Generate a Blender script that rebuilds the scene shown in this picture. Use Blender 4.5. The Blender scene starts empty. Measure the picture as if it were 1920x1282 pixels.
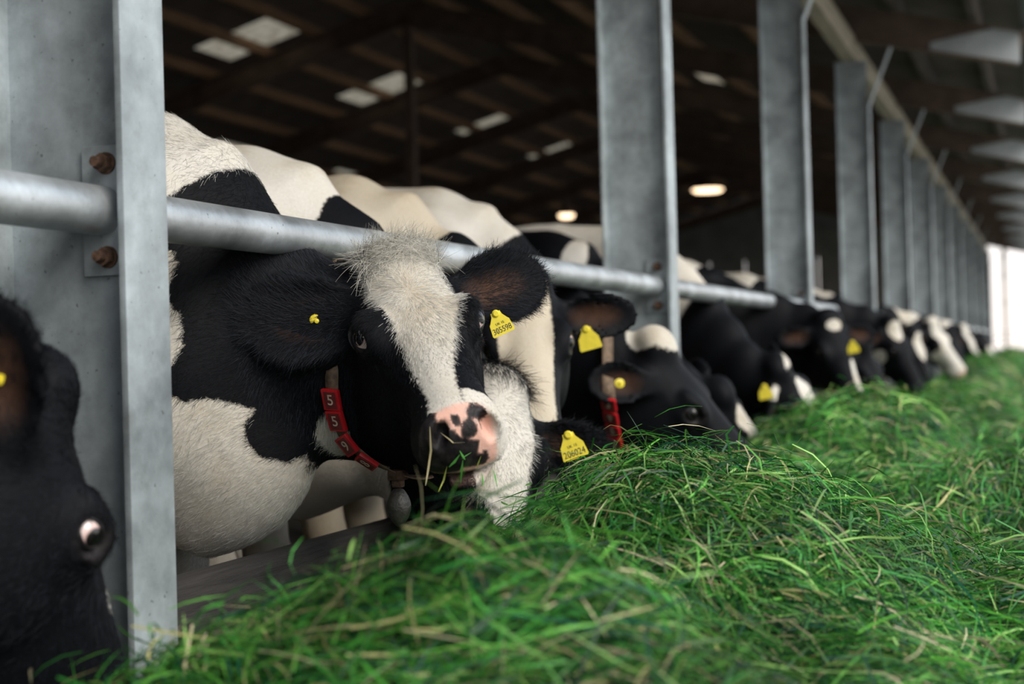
import bpy, bmesh, math, random
import numpy as np
from mathutils import Vector, Matrix

# ------------------------------------------------------------------ camera, sky, light, exposure
C = bpy.context.scene.collection
SC = bpy.context.scene
FPX = 1920 * 50 / 36.0
AZ, PT, RL = math.radians(20.6), math.radians(0.5), math.radians(1.58)
CAM = np.array([0.0, 0.0, 0.9])
FWD = np.array([-math.sin(AZ) * math.cos(PT), math.cos(AZ) * math.cos(PT), math.sin(PT)])
_r0 = np.array([math.cos(AZ), math.sin(AZ), 0.0]); _u0 = np.cross(_r0, FWD)
RGT = math.cos(RL) * _r0 - math.sin(RL) * _u0
UPV = math.sin(RL) * _r0 + math.cos(RL) * _u0
cam = bpy.data.cameras.new('camera'); camo = bpy.data.objects.new('camera', cam); C.objects.link(camo)
cam.lens = 50; cam.sensor_width = 36; cam.clip_start = 0.05; cam.clip_end = 500
m = Matrix.Identity(4)
for i in range(3):
    m[i][0], m[i][1], m[i][2], m[i][3] = RGT[i], UPV[i], -FWD[i], CAM[i]
camo.matrix_world = m
cam.dof.use_dof = True; cam.dof.focus_distance = 2.62; cam.dof.aperture_fstop = 2.6; cam.dof.aperture_blades = 0
SC.camera = camo
SC.view_settings.view_transform = 'Standard'; SC.view_settings.look = 'None'
SC.view_settings.gamma = 1.0; SC.view_settings.use_curve_mapping = False
SC.view_settings.exposure = 0.80
SC.cycles.use_denoising = True
W = bpy.data.worlds.new('sky'); SC.world = W; W.use_nodes = True
wn = W.node_tree.nodes; wl = W.node_tree.links
bg = wn['Background']
tc = wn.new('ShaderNodeTexCoord'); sx = wn.new('ShaderNodeSeparateXYZ'); wl.new(tc.outputs['Generated'], sx.inputs[0])
rp = wn.new('ShaderNodeValToRGB'); wl.new(sx.outputs['Z'], rp.inputs['Fac'])
rp.color_ramp.elements[0].position = 0.0; rp.color_ramp.elements[0].color = (0.96, 0.86, 0.80, 1)
rp.color_ramp.elements[1].position = 0.5; rp.color_ramp.elements[1].color = (0.66, 0.79, 0.92, 1)
e = rp.color_ramp.elements.new(0.12); e.color = (0.90, 0.90, 0.90, 1)
wl.new(rp.outputs['Color'], bg.inputs['Color']); bg.inputs['Strength'].default_value = 0.92
sun = bpy.data.lights.new('sun', 'SUN'); suno = bpy.data.objects.new('sun', sun); C.objects.link(suno)
sun.energy = 2.1; sun.angle = math.radians(38); sun.color = (1.0, 0.93, 0.84)
suno.rotation_euler = Vector((0.75, -0.35, 0.62)).to_track_quat('Z', 'Y').to_euler()

def ray(x, y): return FWD + RGT * (x - 960) / FPX - UPV * (y - 641) / FPX
def at_depth(x, y, D): return CAM + ray(x, y) * D
def at_X(x, y, X):
    d = ray(x, y); return CAM + d * (X - CAM[0]) / d[0]
def at_Y(x, y, Y):
    d = ray(x, y); return CAM + d * (Y - CAM[1]) / d[1]

# ------------------------------------------------------------------ helpers
rng = np.random.default_rng(7); random.seed(7)
def nrm(v): v = np.asarray(v, float); return v / np.linalg.norm(v)

def tag(o, label=None, cat=None, group=None, kind=None):
    if label: o['label'] = label
    if cat: o['category'] = cat
    if group: o['group'] = group
    if kind: o['kind'] = kind
    return o
def empty(name, loc=(0, 0, 0), rz=0.0):
    o = bpy.data.objects.new(name, None); C.objects.link(o)
    o.location = loc; o.rotation_euler = (0, 0, rz); o.empty_display_size = 0.1
    return o
def link(name, me, mats=(), parent=None, loc=None):
    o = bpy.data.objects.new(name, me); C.objects.link(o)
    for mm in (mats if isinstance(mats, (list, tuple)) else [mats]):
        if mm and mm.name not in [k.name for k in me.materials if k]: me.materials.append(mm)
    if parent: o.parent = parent
    if loc is not None: o.location = loc
    return o
def mesh_np(name, V, Q=None, T=None, smooth=True):
    V = np.asarray(V, np.float32); me = bpy.data.meshes.new(name)
    me.vertices.add(len(V)); me.vertices.foreach_set('co', V.ravel())
    parts = []; st = []; n = 0
    for A, k in ((Q, 4), (T, 3)):
        if A is not None and len(A):
            A = np.asarray(A, np.int32); parts.append(A.ravel()); st.append(n + np.arange(len(A), dtype=np.int32) * k); n += A.size
    me.loops.add(n); me.loops.foreach_set('vertex_index', np.concatenate(parts))
    s = np.concatenate(st); me.polygons.add(len(s)); me.polygons.foreach_set('loop_start', s)
    if smooth: me.polygons.foreach_set('use_smooth', np.ones(len(s), bool))
    me.update(calc_edges=True); me.validate()
    return me
def color_attr(me, name, col):
    a = me.color_attributes.new(name, 'FLOAT_COLOR', 'POINT')
    c = np.ones((len(me.vertices), 4), np.float32); col = np.asarray(col, np.float32); c[:, :col.shape[1]] = col
    a.data.foreach_set('color', c.ravel())
class MB:
    """collects boxes, prisms and tubes; build() links them as one mesh object"""
    def __init__(s): s.bm = bmesh.new()
    def box(s, c, d, rot=None, bevel=0.0):
        r = bmesh.ops.create_cube(s.bm, size=1.0); vs = r['verts']
        M = Matrix.Translation(c) @ (rot.to_4x4() if rot else Matrix.Identity(4)) @ Matrix.Diagonal((*d, 1))
        bmesh.ops.transform(s.bm, matrix=M, verts=vs)
        if bevel:
            es = list({e for v in vs for e in v.link_edges})
            bmesh.ops.bevel(s.bm, geom=es, offset=bevel, segments=2, affect='EDGES', profile=0.6)
        return s
    def tube(s, a, b, r, n=24, r2=None, caps=True):
        a = Vector(a); b = Vector(b); d = b - a
        M = Matrix.Translation((a + b) / 2) @ d.to_track_quat('Z', 'Y').to_matrix().to_4x4()
        bmesh.ops.create_cone(s.bm, cap_ends=caps, segments=n, radius1=r, radius2=r if r2 is None else r2, depth=d.length, matrix=M)
        return s
    def prism(s, pts, d, M=None):
        """polygon pts in local xy, extruded along z by d"""
        M = M or Matrix.Identity(4)
        a = [s.bm.verts.new(M @ Vector((p[0], p[1], 0))) for p in pts]; b = [s.bm.verts.new(M @ Vector((p[0], p[1], d))) for p in pts]
        s.bm.faces.new(a[::-1]); s.bm.faces.new(b); n = len(pts)
        for i in range(n): s.bm.faces.new((a[i], a[(i + 1) % n], b[(i + 1) % n], b[i]))
        return s
    def lathe(s, prof, n=24, M=None):
        M = M or Matrix.Identity(4); rings = []
        for r, z in prof:
            rings.append([s.bm.verts.new(M @ Vector((r * math.cos(2 * math.pi * k / n), r * math.sin(2 * math.pi * k / n), z))) for k in range(n)])
        for i in range(len(rings) - 1):
            for k in range(n): s.bm.faces.new((rings[i][k], rings[i][(k + 1) % n], rings[i + 1][(k + 1) % n], rings[i + 1][k]))
        s.bm.faces.new(rings[0][::-1]); s.bm.faces.new(rings[-1])
        return s
    def mesh(s, name, angle=35):
        me = bpy.data.meshes.new(name); bmesh.ops.recalc_face_normals(s.bm, faces=s.bm.faces[:]); s.bm.to_mesh(me); s.bm.free()
        me.polygons.foreach_set('use_smooth', np.ones(len(me.polygons), bool))
        me.set_sharp_from_angle(angle=math.radians(angle))
        return me
    def build(s, name, mat, parent=None): return link(name, s.mesh(name), mat, parent)

# ------------------------------------------------------------------ materials
def mat(name):
    M = bpy.data.materials.new(name); M.use_nodes = True
    nt = M.node_tree; return M, nt, nt.nodes['Principled BSDF']
def nd(nt, t, **kw):
    n = nt.nodes.new(t)
    for k, v in kw.items():
        if k in n.inputs: n.inputs[k].default_value = v
        else: setattr(n, k, v)
    return n
def noise(nt, scale, detail=4, rough=0.55, coord='Object', vec_scale=None):
    t = nd(nt, 'ShaderNodeTexCoord'); n = nd(nt, 'ShaderNodeTexNoise', Scale=scale, Detail=detail, Roughness=rough)
    src = t.outputs[coord]
    if vec_scale:
        mp = nd(nt, 'ShaderNodeMapping'); mp.inputs['Scale'].default_value = vec_scale; nt.links.new(src, mp.inputs['Vector']); src = mp.outputs[0]
    nt.links.new(src, n.inputs['Vector']); return n.outputs['Fac']
def ramp(nt, fac, stops):
    r = nd(nt, 'ShaderNodeValToRGB'); cr = r.color_ramp
    cr.elements[0].position, cr.elements[1].position = stops[0][0], stops[-1][0]
    cr.elements[0].color, cr.elements[1].color = (*stops[0][1], 1), (*stops[-1][1], 1)
    for p, c in stops[1:-1]: cr.elements.new(p).color = (*c, 1)
    nt.links.new(fac, r.inputs['Fac']); return r.outputs['Color']
def mix(nt, fac, a, b, blend='MIX'):
    n = nd(nt, 'ShaderNodeMix', data_type='RGBA', blend_type=blend)
    for s, v in ((n.inputs[0], fac), (n.inputs[6], a), (n.inputs[7], b)):
        if hasattr(v, 'links') or hasattr(v, 'is_linked'): nt.links.new(v, s)
        else: s.default_value = v if isinstance(v, (int, float)) else (*v, 1)
    return n.outputs[2]
def math_(nt, op, a, b=0.0, clamp=False):
    n = nd(nt, 'ShaderNodeMath', operation=op, use_clamp=clamp)
    for s, v in ((n.inputs[0], a), (n.inputs[1], b)):
        if hasattr(v, 'is_linked'): nt.links.new(v, s)
        else: s.default_value = v
    return n.outputs[0]
def bump(nt, bs, h, strength=0.3, dist=0.01):
    b = nd(nt, 'ShaderNodeBump', Strength=strength, Distance=dist); nt.links.new(h, b.inputs['Height']); nt.links.new(b.outputs[0], bs.inputs['Normal'])
def simple(name, col, rough=0.6, metal=0.0, var=0.25, scale=12, bstr=0.0, spec=0.5):
    M, nt, b = mat(name); f = noise(nt, scale)
    lo = tuple(c * (1 - var) for c in col); hi = tuple(min(1, c * (1 + var)) for c in col)
    nt.links.new(ramp(nt, f, [(0.3, lo), (0.7, hi)]), b.inputs['Base Color'])
    b.inputs['Roughness'].default_value = rough; b.inputs['Metallic'].default_value = metal; b.inputs['Specular IOR Level'].default_value = spec
    if bstr: bump(nt, b, f, bstr)
    return M

def galvanised(name, base=(0.40, 0.44, 0.47), metal=0.35, rough=0.5, dirt=0.5):
    M, nt, b = mat(name)
    f1 = noise(nt, 5.5, 9, 0.66); f2 = noise(nt, 60, 3, 0.5); f3 = noise(nt, 22, 2, 0.5, vec_scale=(1, 1, 0.12))
    c = ramp(nt, f1, [(0.28, tuple(x * 0.46 for x in base)), (0.5, tuple(x * 0.92 for x in base)), (0.72, tuple(min(1, x * 1.45) for x in base))])
    c = mix(nt, math_(nt, 'MULTIPLY', ramp(nt, f3, [(0.45, (0, 0, 0)), (0.75, (1, 1, 1))]), 0.35), c, tuple(x * 0.6 for x in base))
    spots = ramp(nt, noise(nt, 95, 2, 0.5), [(0.70, (0, 0, 0)), (0.76, (1, 1, 1))])
    c = mix(nt, math_(nt, 'MULTIPLY', spots, dirt), c, (0.035, 0.028, 0.022))
    blot = ramp(nt, noise(nt, 7, 8, 0.75), [(0.54, (0, 0, 0)), (0.72, (1, 1, 1))])
    c = mix(nt, math_(nt, 'MULTIPLY', blot, dirt * 0.7), c, (0.10, 0.095, 0.08))
    nt.links.new(c, b.inputs['Base Color']); b.inputs['Metallic'].default_value = metal
    nt.links.new(ramp(nt, f1, [(0.3, (rough - 0.08,) * 3), (0.7, (rough + 0.12,) * 3)]), b.inputs['Roughness'])
    bump(nt, b, f2, 0.12, 0.004); return M
MT = {}
MT['steel'] = galvanised('galvanised_steel', (0.385, 0.43, 0.45))
MT['pipe'] = galvanised('galvanised_pipe', (0.52, 0.55, 0.57), 0.7, 0.40, 0.6)
MT['rust'] = simple('rusty_iron', (0.10, 0.055, 0.035), 0.8, 0.3, 0.5, 90, 0.4)
MT['wood'] = None
def wood(name, col, sc=(2, 2, 30), var=0.5):
    M, nt, b = mat(name); f = noise(nt, 4, 6, 0.65, vec_scale=sc)
    nt.links.new(ramp(nt, f, [(0.3, tuple(c * (1 - var) for c in col)), (0.7, tuple(c * (1 + var) for c in col))]), b.inputs['Base Color'])
    b.inputs['Roughness'].default_value = 0.8; bump(nt, b, f, 0.5, 0.01); return M
MT['board'] = wood('weathered_board', (0.024, 0.021, 0.020), (14, 1.2, 14))
MT['timber'] = wood('brown_timber', (0.32, 0.185, 0.105), (10, 0.8, 10))
MT['timber_beam'] = wood('pale_timber', (0.42, 0.36, 0.27), (10, 0.8, 10), 0.3)
MT['roof'] = simple('roof_sheet_underside', (0.115, 0.09, 0.075), 0.85, 0, 0.3, 3)
MT['rafter'] = simple('rafter_steel', (0.24, 0.26, 0.27), 0.55, 0.2, 0.15, 5)
MT['rafter_lit'] = simple('sky_lit_grey', (0.42, 0.45, 0.46), 0.5, 0.2, 0.12, 5)  # pale grey for the wedge that paints sky light on the rafter web
MT['rafter_in'] = simple('brown_steel_and_shade', (0.13, 0.085, 0.062), 0.7, 0, 0.3, 5)  # brown steel indoors; on the canopy rafters it paints their shade
MT['wallp'] = simple('barn_cladding', (0.22, 0.225, 0.21), 0.8, 0, 0.25, 1.5)
MT['concrete'] = simple('concrete', (0.30, 0.29, 0.27), 0.9, 0, 0.25, 2.5, 0.2)
MT['straw'] = simple('littered_floor', (0.07, 0.058, 0.042), 0.95, 0, 0.4, 6, 0.4)
MT['yellow'] = simple('yellow_tag_plastic', (0.68, 0.55, 0.03), 0.45, 0, 0.10, 60)
MT['ink'] = simple('black_ink', (0.03, 0.028, 0.02), 0.6)
MT['red'] = simple('red_plastic', (0.50, 0.012, 0.018), 0.38, 0, 0.2, 40)
MT['maroon'] = simple('dirty_red_plastic', (0.14, 0.018, 0.018), 0.5, 0, 0.35, 70)
MT['white_ink'] = simple('white_numbers', (0.55, 0.45, 0.36), 0.5, 0, 0.2, 50)
MT['webbing'] = simple('brown_webbing', (0.14, 0.095, 0.062), 0.85, 0, 0.4, 70, 0.3)
MT['stone'] = simple('worn_weight', (0.04, 0.037, 0.032), 0.5, 0.0, 0.5, 45, 0.5)
MT['hoof'] = simple('hoof_horn', (0.05, 0.04, 0.03), 0.6)
def glow(name, col, s):
    M, nt, b = mat(name); b.inputs['Base Color'].default_value = (*col, 1)
    b.inputs['Emission Color'].default_value = (*col, 1); b.inputs['Emission Strength'].default_value = s; return M
MT['lamp'] = glow('warm_lamp', (1.0, 0.72, 0.45), 2.2)
M, nt, b = mat('translucent_skylight'); nt.nodes.remove(b)
tr = nd(nt, 'ShaderNodeBsdfTranslucent'); cc = ramp(nt, noise(nt, 7, 4), [(0.3, (0.30, 0.27, 0.22)), (0.7, (0.48, 0.45, 0.40))])
nt.links.new(cc, tr.inputs['Color']); nt.links.new(tr.outputs[0], nt.nodes['Material Output'].inputs[0]); MT['skylight'] = M

# coat: attribute 'paint' = (white side of the patch edge in metres*5+.5, pink skin, bare dark skin)
def coat(name, fine=True, warm=(0.62, 0.59, 0.54)):
    M, nt, b = mat(name)
    at = nd(nt, 'ShaderNodeAttribute', attribute_name='paint'); sp = nd(nt, 'ShaderNodeSeparateColor'); nt.links.new(at.outputs['Color'], sp.inputs[0])
    n1 = noise(nt, 55, 5, 0.7); n2 = noise(nt, 260, 3, 0.6)
    wob = math_(nt, 'ADD', math_(nt, 'MULTIPLY', math_(nt, 'SUBTRACT', n1, 0.5), 0.10), math_(nt, 'MULTIPLY', math_(nt, 'SUBTRACT', n2, 0.5), 0.05))
    v = math_(nt, 'ADD', sp.outputs[0], wob)
    fac = math_(nt, 'MULTIPLY', math_(nt, 'SUBTRACT', v, 0.485), 34.0, True)
    d = noise(nt, 4.5, 5, 0.65); hair = noise(nt, 170, 4, 0.7)
    wc = ramp(nt, d, [(0.28, tuple(x * f for x, f in zip(warm, (0.70, 0.62, 0.50)))), (0.5, tuple(x * f for x, f in zip(warm, (0.93, 0.91, 0.87)))), (0.68, warm)])
    wc = mix(nt, 0.22, wc, ramp(nt, hair, [(0.3, (0.45, 0.42, 0.37)), (0.65, (1, 1, 1))]), 'MULTIPLY')
    bc = ramp(nt, hair, [(0.3, (0.0014, 0.0017, 0.0026)), (0.75, (0.0045, 0.0052, 0.0074))])
    c = mix(nt, fac, bc, wc)
    c = mix(nt, sp.outputs[1], c, ramp(nt, d, [(0.3, (0.58, 0.30, 0.22)), (0.7, (0.74, 0.46, 0.38))]))
    c = mix(nt, sp.outputs[2], c, ramp(nt, n1, [(0.35, (0.008, 0.007, 0.008)), (0.7, (0.030, 0.026, 0.026))]))
    br = nd(nt, 'ShaderNodeAttribute', attribute_name='ear_tint')
    c = mix(nt, math_(nt, 'MULTIPLY', br.outputs['Fac'], math_(nt, 'ADD', n1, 0.2)), c, (0.085, 0.040, 0.022))
    nt.links.new(c, b.inputs['Base Color'])
    skin = math_(nt, 'MAXIMUM', sp.outputs[1], sp.outputs[2])
    rg = math_(nt, 'SUBTRACT', 0.62, math_(nt, 'MULTIPLY', skin, 0.24)); nt.links.new(rg, b.inputs['Roughness'])
    b.inputs['Specular IOR Level'].default_value = 0.12
    bump(nt, b, math_(nt, 'ADD', hair, n1), 0.25, 0.004); return M
MT['coat'] = coat('cow_coat')
MT['coat_warm'] = coat('cow_coat_cream', warm=(0.52, 0.46, 0.37))
MT['lid'] = simple('eyelid_skin', (0.008, 0.007, 0.008), 0.4, 0, 0.4, 60, 0.2, 0.4)
M, nt, b = mat('eye'); # dark horizontal pupil, brown iris, white rim
g = nd(nt, 'ShaderNodeTexCoord'); sp = nd(nt, 'ShaderNodeSeparateXYZ'); nt.links.new(g.outputs['Object'], sp.inputs[0])
rad = math_(nt, 'SQRT', math_(nt, 'ADD', math_(nt, 'POWER', sp.outputs[0], 2), math_(nt, 'POWER', sp.outputs[1], 2)))
nt.links.new(ramp(nt, math_(nt, 'MULTIPLY', rad, 30.0), [(0.0, (0.003, 0.003, 0.004)), (0.38, (0.008, 0.006, 0.007)), (0.43, (0.60, 0.42, 0.38)), (0.6, (0.72, 0.58, 0.54))]), b.inputs['Base Color'])
b.inputs['Roughness'].default_value = 0.06; b.inputs['Coat Weight'].default_value = 0.6; MT['eye'] = M
MT['eye_dark'] = simple('dark_eye', (0.006, 0.005, 0.005), 0.07, 0, 0.3, 20)
# hair fibres: attribute 'hcol' per strand
M, nt, b = mat('coat_hair'); at = nd(nt, 'ShaderNodeAttribute', attribute_name='hcol'); nt.links.new(at.outputs['Color'], b.inputs['Base Color'])
b.inputs['Roughness'].default_value = 0.55; b.inputs['Specular IOR Level'].default_value = 0.18; MT['hair'] = M
# grass: attribute 'gcol' per blade
M, nt, b = mat('cut_grass'); at = nd(nt, 'ShaderNodeAttribute', attribute_name='gcol'); nt.links.new(at.outputs['Color'], b.inputs['Base Color'])
b.inputs['Roughness'].default_value = 0.45; b.inputs['Specular IOR Level'].default_value = 0.35
tl = nd(nt, 'ShaderNodeBsdfTranslucent'); nt.links.new(at.outputs['Color'], tl.inputs['Color']); ms = nd(nt, 'ShaderNodeMixShader'); ms.inputs[0].default_value = 0.22
nt.links.new(b.outputs[0], ms.inputs[1]); nt.links.new(tl.outputs[0], ms.inputs[2]); nt.links.new(ms.outputs[0], nt.nodes['Material Output'].inputs[0]); MT['grass'] = M
MT['grass_bed'] = simple('matted_grass', (0.012, 0.045, 0.014), 0.9, 0, 0.5, 25, 0.6)

# ------------------------------------------------------------------ animal surfaces: smooth distance fields meshed by surface nets
def smin(a, b, k):
    h = np.clip(0.5 + 0.5 * (b - a) / k, 0, 1); return b + (a - b) * h - k * h * (1 - h)
def smax(a, b, k): return -smin(-a, -b, k)
def ell(p, c, r, R=None):
    q = p - np.asarray(c, np.float32)
    if R is not None: q = q @ np.asarray(R, np.float32)
    r = np.asarray(r, np.float32); k0 = np.sqrt(((q / r) ** 2).sum(1)) + 1e-9; k1 = np.sqrt(((q / (r * r)) ** 2).sum(1)) + 1e-9
    return np.where(k0 < 1e-3, -r.min(), k0 * (k0 - 1) / k1).astype(np.float32)
def near(p, c, rad): return ((p - np.asarray(c, np.float32)) ** 2).sum(1) < rad * rad
def add_ell(f, p, c, r, k=0.03, R=None, cut=False):
    m = near(p, c, max(r) + k * 2 + 0.04)
    if m.any():
        e = ell(p[m], c, r, R); f[m] = smax(f[m], -e, k) if cut else smin(f[m], e, k)
def ecap(p, A, B, upA, upB, aA, bA, aB, bB):
    A = np.asarray(A, np.float32); B = np.asarray(B, np.float32); d = B - A; L = float(np.linalg.norm(d)); d = d / L
    q = p - A; t = np.clip(q @ d / L, 0, 1)[:, None]
    r = q - t * (d * L); up = (1 - t) * np.asarray(upA, np.float32) + t * np.asarray(upB, np.float32)
    up = up - (up @ d)[:, None] * d; up /= np.linalg.norm(up, axis=1, keepdims=True) + 1e-9
    w = r @ d; rr = r - w[:, None] * d; u = (rr * up).sum(1); v2 = np.maximum((rr * rr).sum(1) - u * u, 0)
    t = t[:, 0]; a = aA + t * (aB - aA); b = bA + t * (bB - bA); mn = np.minimum(a, b)
    return (np.sqrt((u / a) ** 2 + v2 / (b * b) + (w / mn) ** 2) - 1) * mn
def chain(p, nodes, k=0.02):
    f = None
    for (c0, u0, a0, b0), (c1, u1, a1, b1) in zip(nodes[:-1], nodes[1:]):
        e = ecap(p, c0, c1, u0, u1, a0, b0, a1, b1); f = e if f is None else smin(f, e, k)
    return f

def surface_nets(F, org, h):
    s = F < 0; nx, ny, nz = F.shape
    cnt = np.zeros((nx - 1, ny - 1, nz - 1), np.int8)
    for i in (0, 1):
        for j in (0, 1):
            for k in (0, 1): cnt += s[i:nx - 1 + i, j:ny - 1 + j, k:nz - 1 + k]
    act = np.argwhere((cnt > 0) & (cnt < 8)); idx = np.full(cnt.shape, -1, np.int32); idx[act[:, 0], act[:, 1], act[:, 2]] = np.arange(len(act))
    cor = [(i, j, k) for i in (0, 1) for j in (0, 1) for k in (0, 1)]
    val = {c: F[act[:, 0] + c[0], act[:, 1] + c[1], act[:, 2] + c[2]] for c in cor}
    acc = np.zeros((len(act), 3), np.float32); n = np.zeros(len(act), np.float32)
    for c in cor:
        for ax in range(3):
            if c[ax] == 0:
                d = list(c); d[ax] = 1; a, b = val[c], val[tuple(d)]; m = (a < 0) != (b < 0)
                t = np.where(m, a / (a - b + 1e-12), 0); q = np.tile(np.array(c, np.float32), (len(act), 1)); q[:, ax] += t
                acc += q * m[:, None]; n += m
    V = np.asarray(org, np.float32) + (act + acc / np.maximum(n, 1)[:, None]) * h
    Q = []
    for ax in range(3):
        sl = [slice(None)] * 3; s2 = [slice(None)] * 3; sl[ax] = slice(0, -1); s2[ax] = slice(1, None)
        a, b = s[tuple(sl)], s[tuple(s2)]
        e = np.argwhere(a != b); u, v = [(1, 2), (2, 0), (0, 1)][ax]
        e = e[(e[:, u] > 0) & (e[:, v] > 0) & (e[:, u] < F.shape[u] - 1) & (e[:, v] < F.shape[v] - 1)]
        fl = a[e[:, 0], e[:, 1], e[:, 2]]
        def g(du, dv):
            w = e.copy(); w[:, u] += du; w[:, v] += dv; return idx[w[:, 0], w[:, 1], w[:, 2]]
        q = np.stack([g(-1, -1), g(0, -1), g(0, 0), g(-1, 0)], 1); q[~fl] = q[~fl][:, ::-1]; Q.append(q)
    Q = np.concatenate(Q); return V, Q[(Q >= 0).all(1)]
def mesh_field(fn, lo, hi, h):
    lo = np.asarray(lo, float); hi = np.asarray(hi, float); B = 4
    nb = np.ceil((hi - lo) / (h * B)).astype(int); N = nb * B
    ax = [lo[i] + (np.arange(nb[i]) + 0.5) * B * h - 0.5 * h for i in range(3)]
    P = np.stack(np.meshgrid(*ax, indexing='ij'), -1).reshape(-1, 3).astype(np.float32)
    fc = np.concatenate([fn(c) for c in np.array_split(P, max(1, len(P) // 400000))])
    F = np.repeat(np.repeat(np.repeat(fc.reshape(nb), B, 0), B, 1), B, 2).astype(np.float32)
    act = np.argwhere((np.abs(fc) < B * h * 1.05 + 0.006).reshape(nb))
    off = np.stack(np.meshgrid(*[np.arange(B)] * 3, indexing='ij'), -1).reshape(-1, 3)
    G = (act[:, None, :] * B + off[None]).reshape(-1, 3); 
    for g in np.array_split(G, max(1, len(G) // 500000)):
        F[g[:, 0], g[:, 1], g[:, 2]] = fn((lo + g * h).astype(np.float32))
    return surface_nets(F, lo, h)

# ---- head in its own frame: x down the face to the nose, y to the animal's left, z out of the forehead; poll at the origin
_hx = np.linspace(-0.06, 0.60, 133)
def _tab(xs, ys):
    y = np.interp(_hx, xs, ys); k = np.exp(-0.5 * (np.arange(-9, 10) / 3.5) ** 2); k /= k.sum()
    return np.convolve(np.pad(y, 9, 'edge'), k, 'valid')
_X = [0.0, 0.06, 0.12, 0.18, 0.24, 0.31, 0.38, 0.44, 0.49, 0.525]
_ZT = _tab(_X, [0.020, 0.026, 0.026, 0.018, 0.008, 0.000, -0.005, -0.010, -0.018, -0.036])
_ZB = _tab(_X, [-0.165, -0.225, -0.268, -0.285, -0.268, -0.225, -0.188, -0.168, -0.160, -0.145])
_WD = _tab(_X, [0.082, 0.106, 0.113, 0.109, 0.089, 0.074, 0.067, 0.066, 0.064, 0.054])
def head_field(p, ears=None, thick=0.0):
    x = np.clip(p[:, 0], 0.0, 0.515); zt = np.interp(x, _hx, _ZT); zb = np.interp(x, _hx, _ZB); w = np.interp(x, _hx, _WD)
    s = np.clip((zt - p[:, 2]) / (zt - zb), -0.3, 1.3)
    pr = np.interp(s, [-0.3, 0.0, 0.12, 0.25, 0.5, 0.75, 1.0, 1.3], [0.62, 0.80, 0.95, 1.0, 0.90, 0.74, 0.56, 0.4])
    hh = (zt - zb) / 2; u = np.abs(p[:, 1]) / (w * pr); v = np.abs(p[:, 2] - (zt + zb) / 2) / hh
    f = ((u ** 2.6 + v ** 2.6) ** (1 / 2.6) - 1) * np.minimum(w, hh)
    dx = np.maximum(p[:, 0] - 0.515, -p[:, 0]); f = smax(f, dx, 0.045).astype(np.float32)
    add_ell(f, p, (0.0, 0, 0.02), (0.055, 0.072, 0.045), 0.045)
    add_ell(f, p, (0.480, 0, -0.086), (0.056, 0.070, 0.060), 0.03)
    add_ell(f, p, (0.455, 0, -0.158), (0.070, 0.046, 0.026), 0.022)
    for sg in (-1, 1):
        add_ell(f, p, (0.185, sg * 0.080, -0.034), (0.054, 0.036, 0.042), 0.03)
        add_ell(f, p, (0.172, sg * 0.090, -0.008), (0.044, 0.022, 0.017), 0.02)
        add_ell(f, p, (0.15, sg * 0.066, -0.160), (0.12, 0.040, 0.090), 0.04)
        add_ell(f, p, (0.45, sg * 0.047, -0.112), (0.062, 0.030, 0.038), 0.025)
        add_ell(f, p, (0.503, sg * 0.041, -0.060), (0.030, 0.024, 0.028), 0.015)
    add_ell(f, p, (0.505, 0, -0.139), (0.085, 0.12, 0.0045), 0.008, cut=True)
    for sg in (-1, 1):
        R = np.array([[0.75, -sg * 0.55, 0.36], [sg * 0.5, 0.83, 0.2], [-0.42, 0.0, 0.91]], float); R, _ = np.linalg.qr(R)
        add_ell(f, p, (0.528, sg * 0.046, -0.056), (0.034, 0.014, 0.021), 0.008, R=R, cut=True)
        add_ell(f, p, (0.192, sg * 0.114, -0.026), (0.028, 0.024, 0.021), 0.008, cut=True)
        add_ell(f, p, (0.232, sg * 0.100, -0.050), (0.018, 0.008, 0.006), 0.01, cut=True)
    if ears:
        for base, e1, e3, L, wd in ears:
            e1 = nrm(e1); e3 = nrm(np.asarray(e3) - np.dot(e3, e1) * e1); e2 = np.cross(e3, e1)
            m = near(p, base + e1 * L * 0.5, L * 0.9)
            if not m.any(): continue
            q = p[m] - np.asarray(base, np.float32); a = q @ e1 / L; b = q @ e2; c = q @ e3
            prof = wd * np.interp(a, [-0.2, 0, 0.12, 0.3, 0.5, 0.7, 0.85, 0.95, 1.0, 1.2], [0.30, 0.42, 0.62, 0.90, 1.0, 0.93, 0.72, 0.45, 0.12, 0.02])
            cup = np.interp(a, [0, 0.25, 0.6, 1.0], [1.0, 0.85, 0.5, 0.12])
            sheet = c - cup * (b * b) / wd * 0.85 + 0.02 * np.clip(a, 0, 1) * (1 - np.clip(a, 0, 1))
            th = np.interp(a, [0, 0.3, 1.0], [0.012, 0.008, 0.006]) + thick
            fe = smax(smax(np.abs(b) - prof, np.abs(sheet) - th, 0.008), (a - 1) * L, 0.01); fe = smax(fe, -(a + 0.12) * L, 0.02)
            g = f[m]; g = smin(g, fe.astype(np.float32), 0.022)
            bc = np.asarray(base, np.float32) + e1 * 0.01; g = smin(g, ell(p[m], bc - 0.012 * e3, (0.034, 0.034, 0.034)), 0.03)
            f[m] = g
    return f

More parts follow.
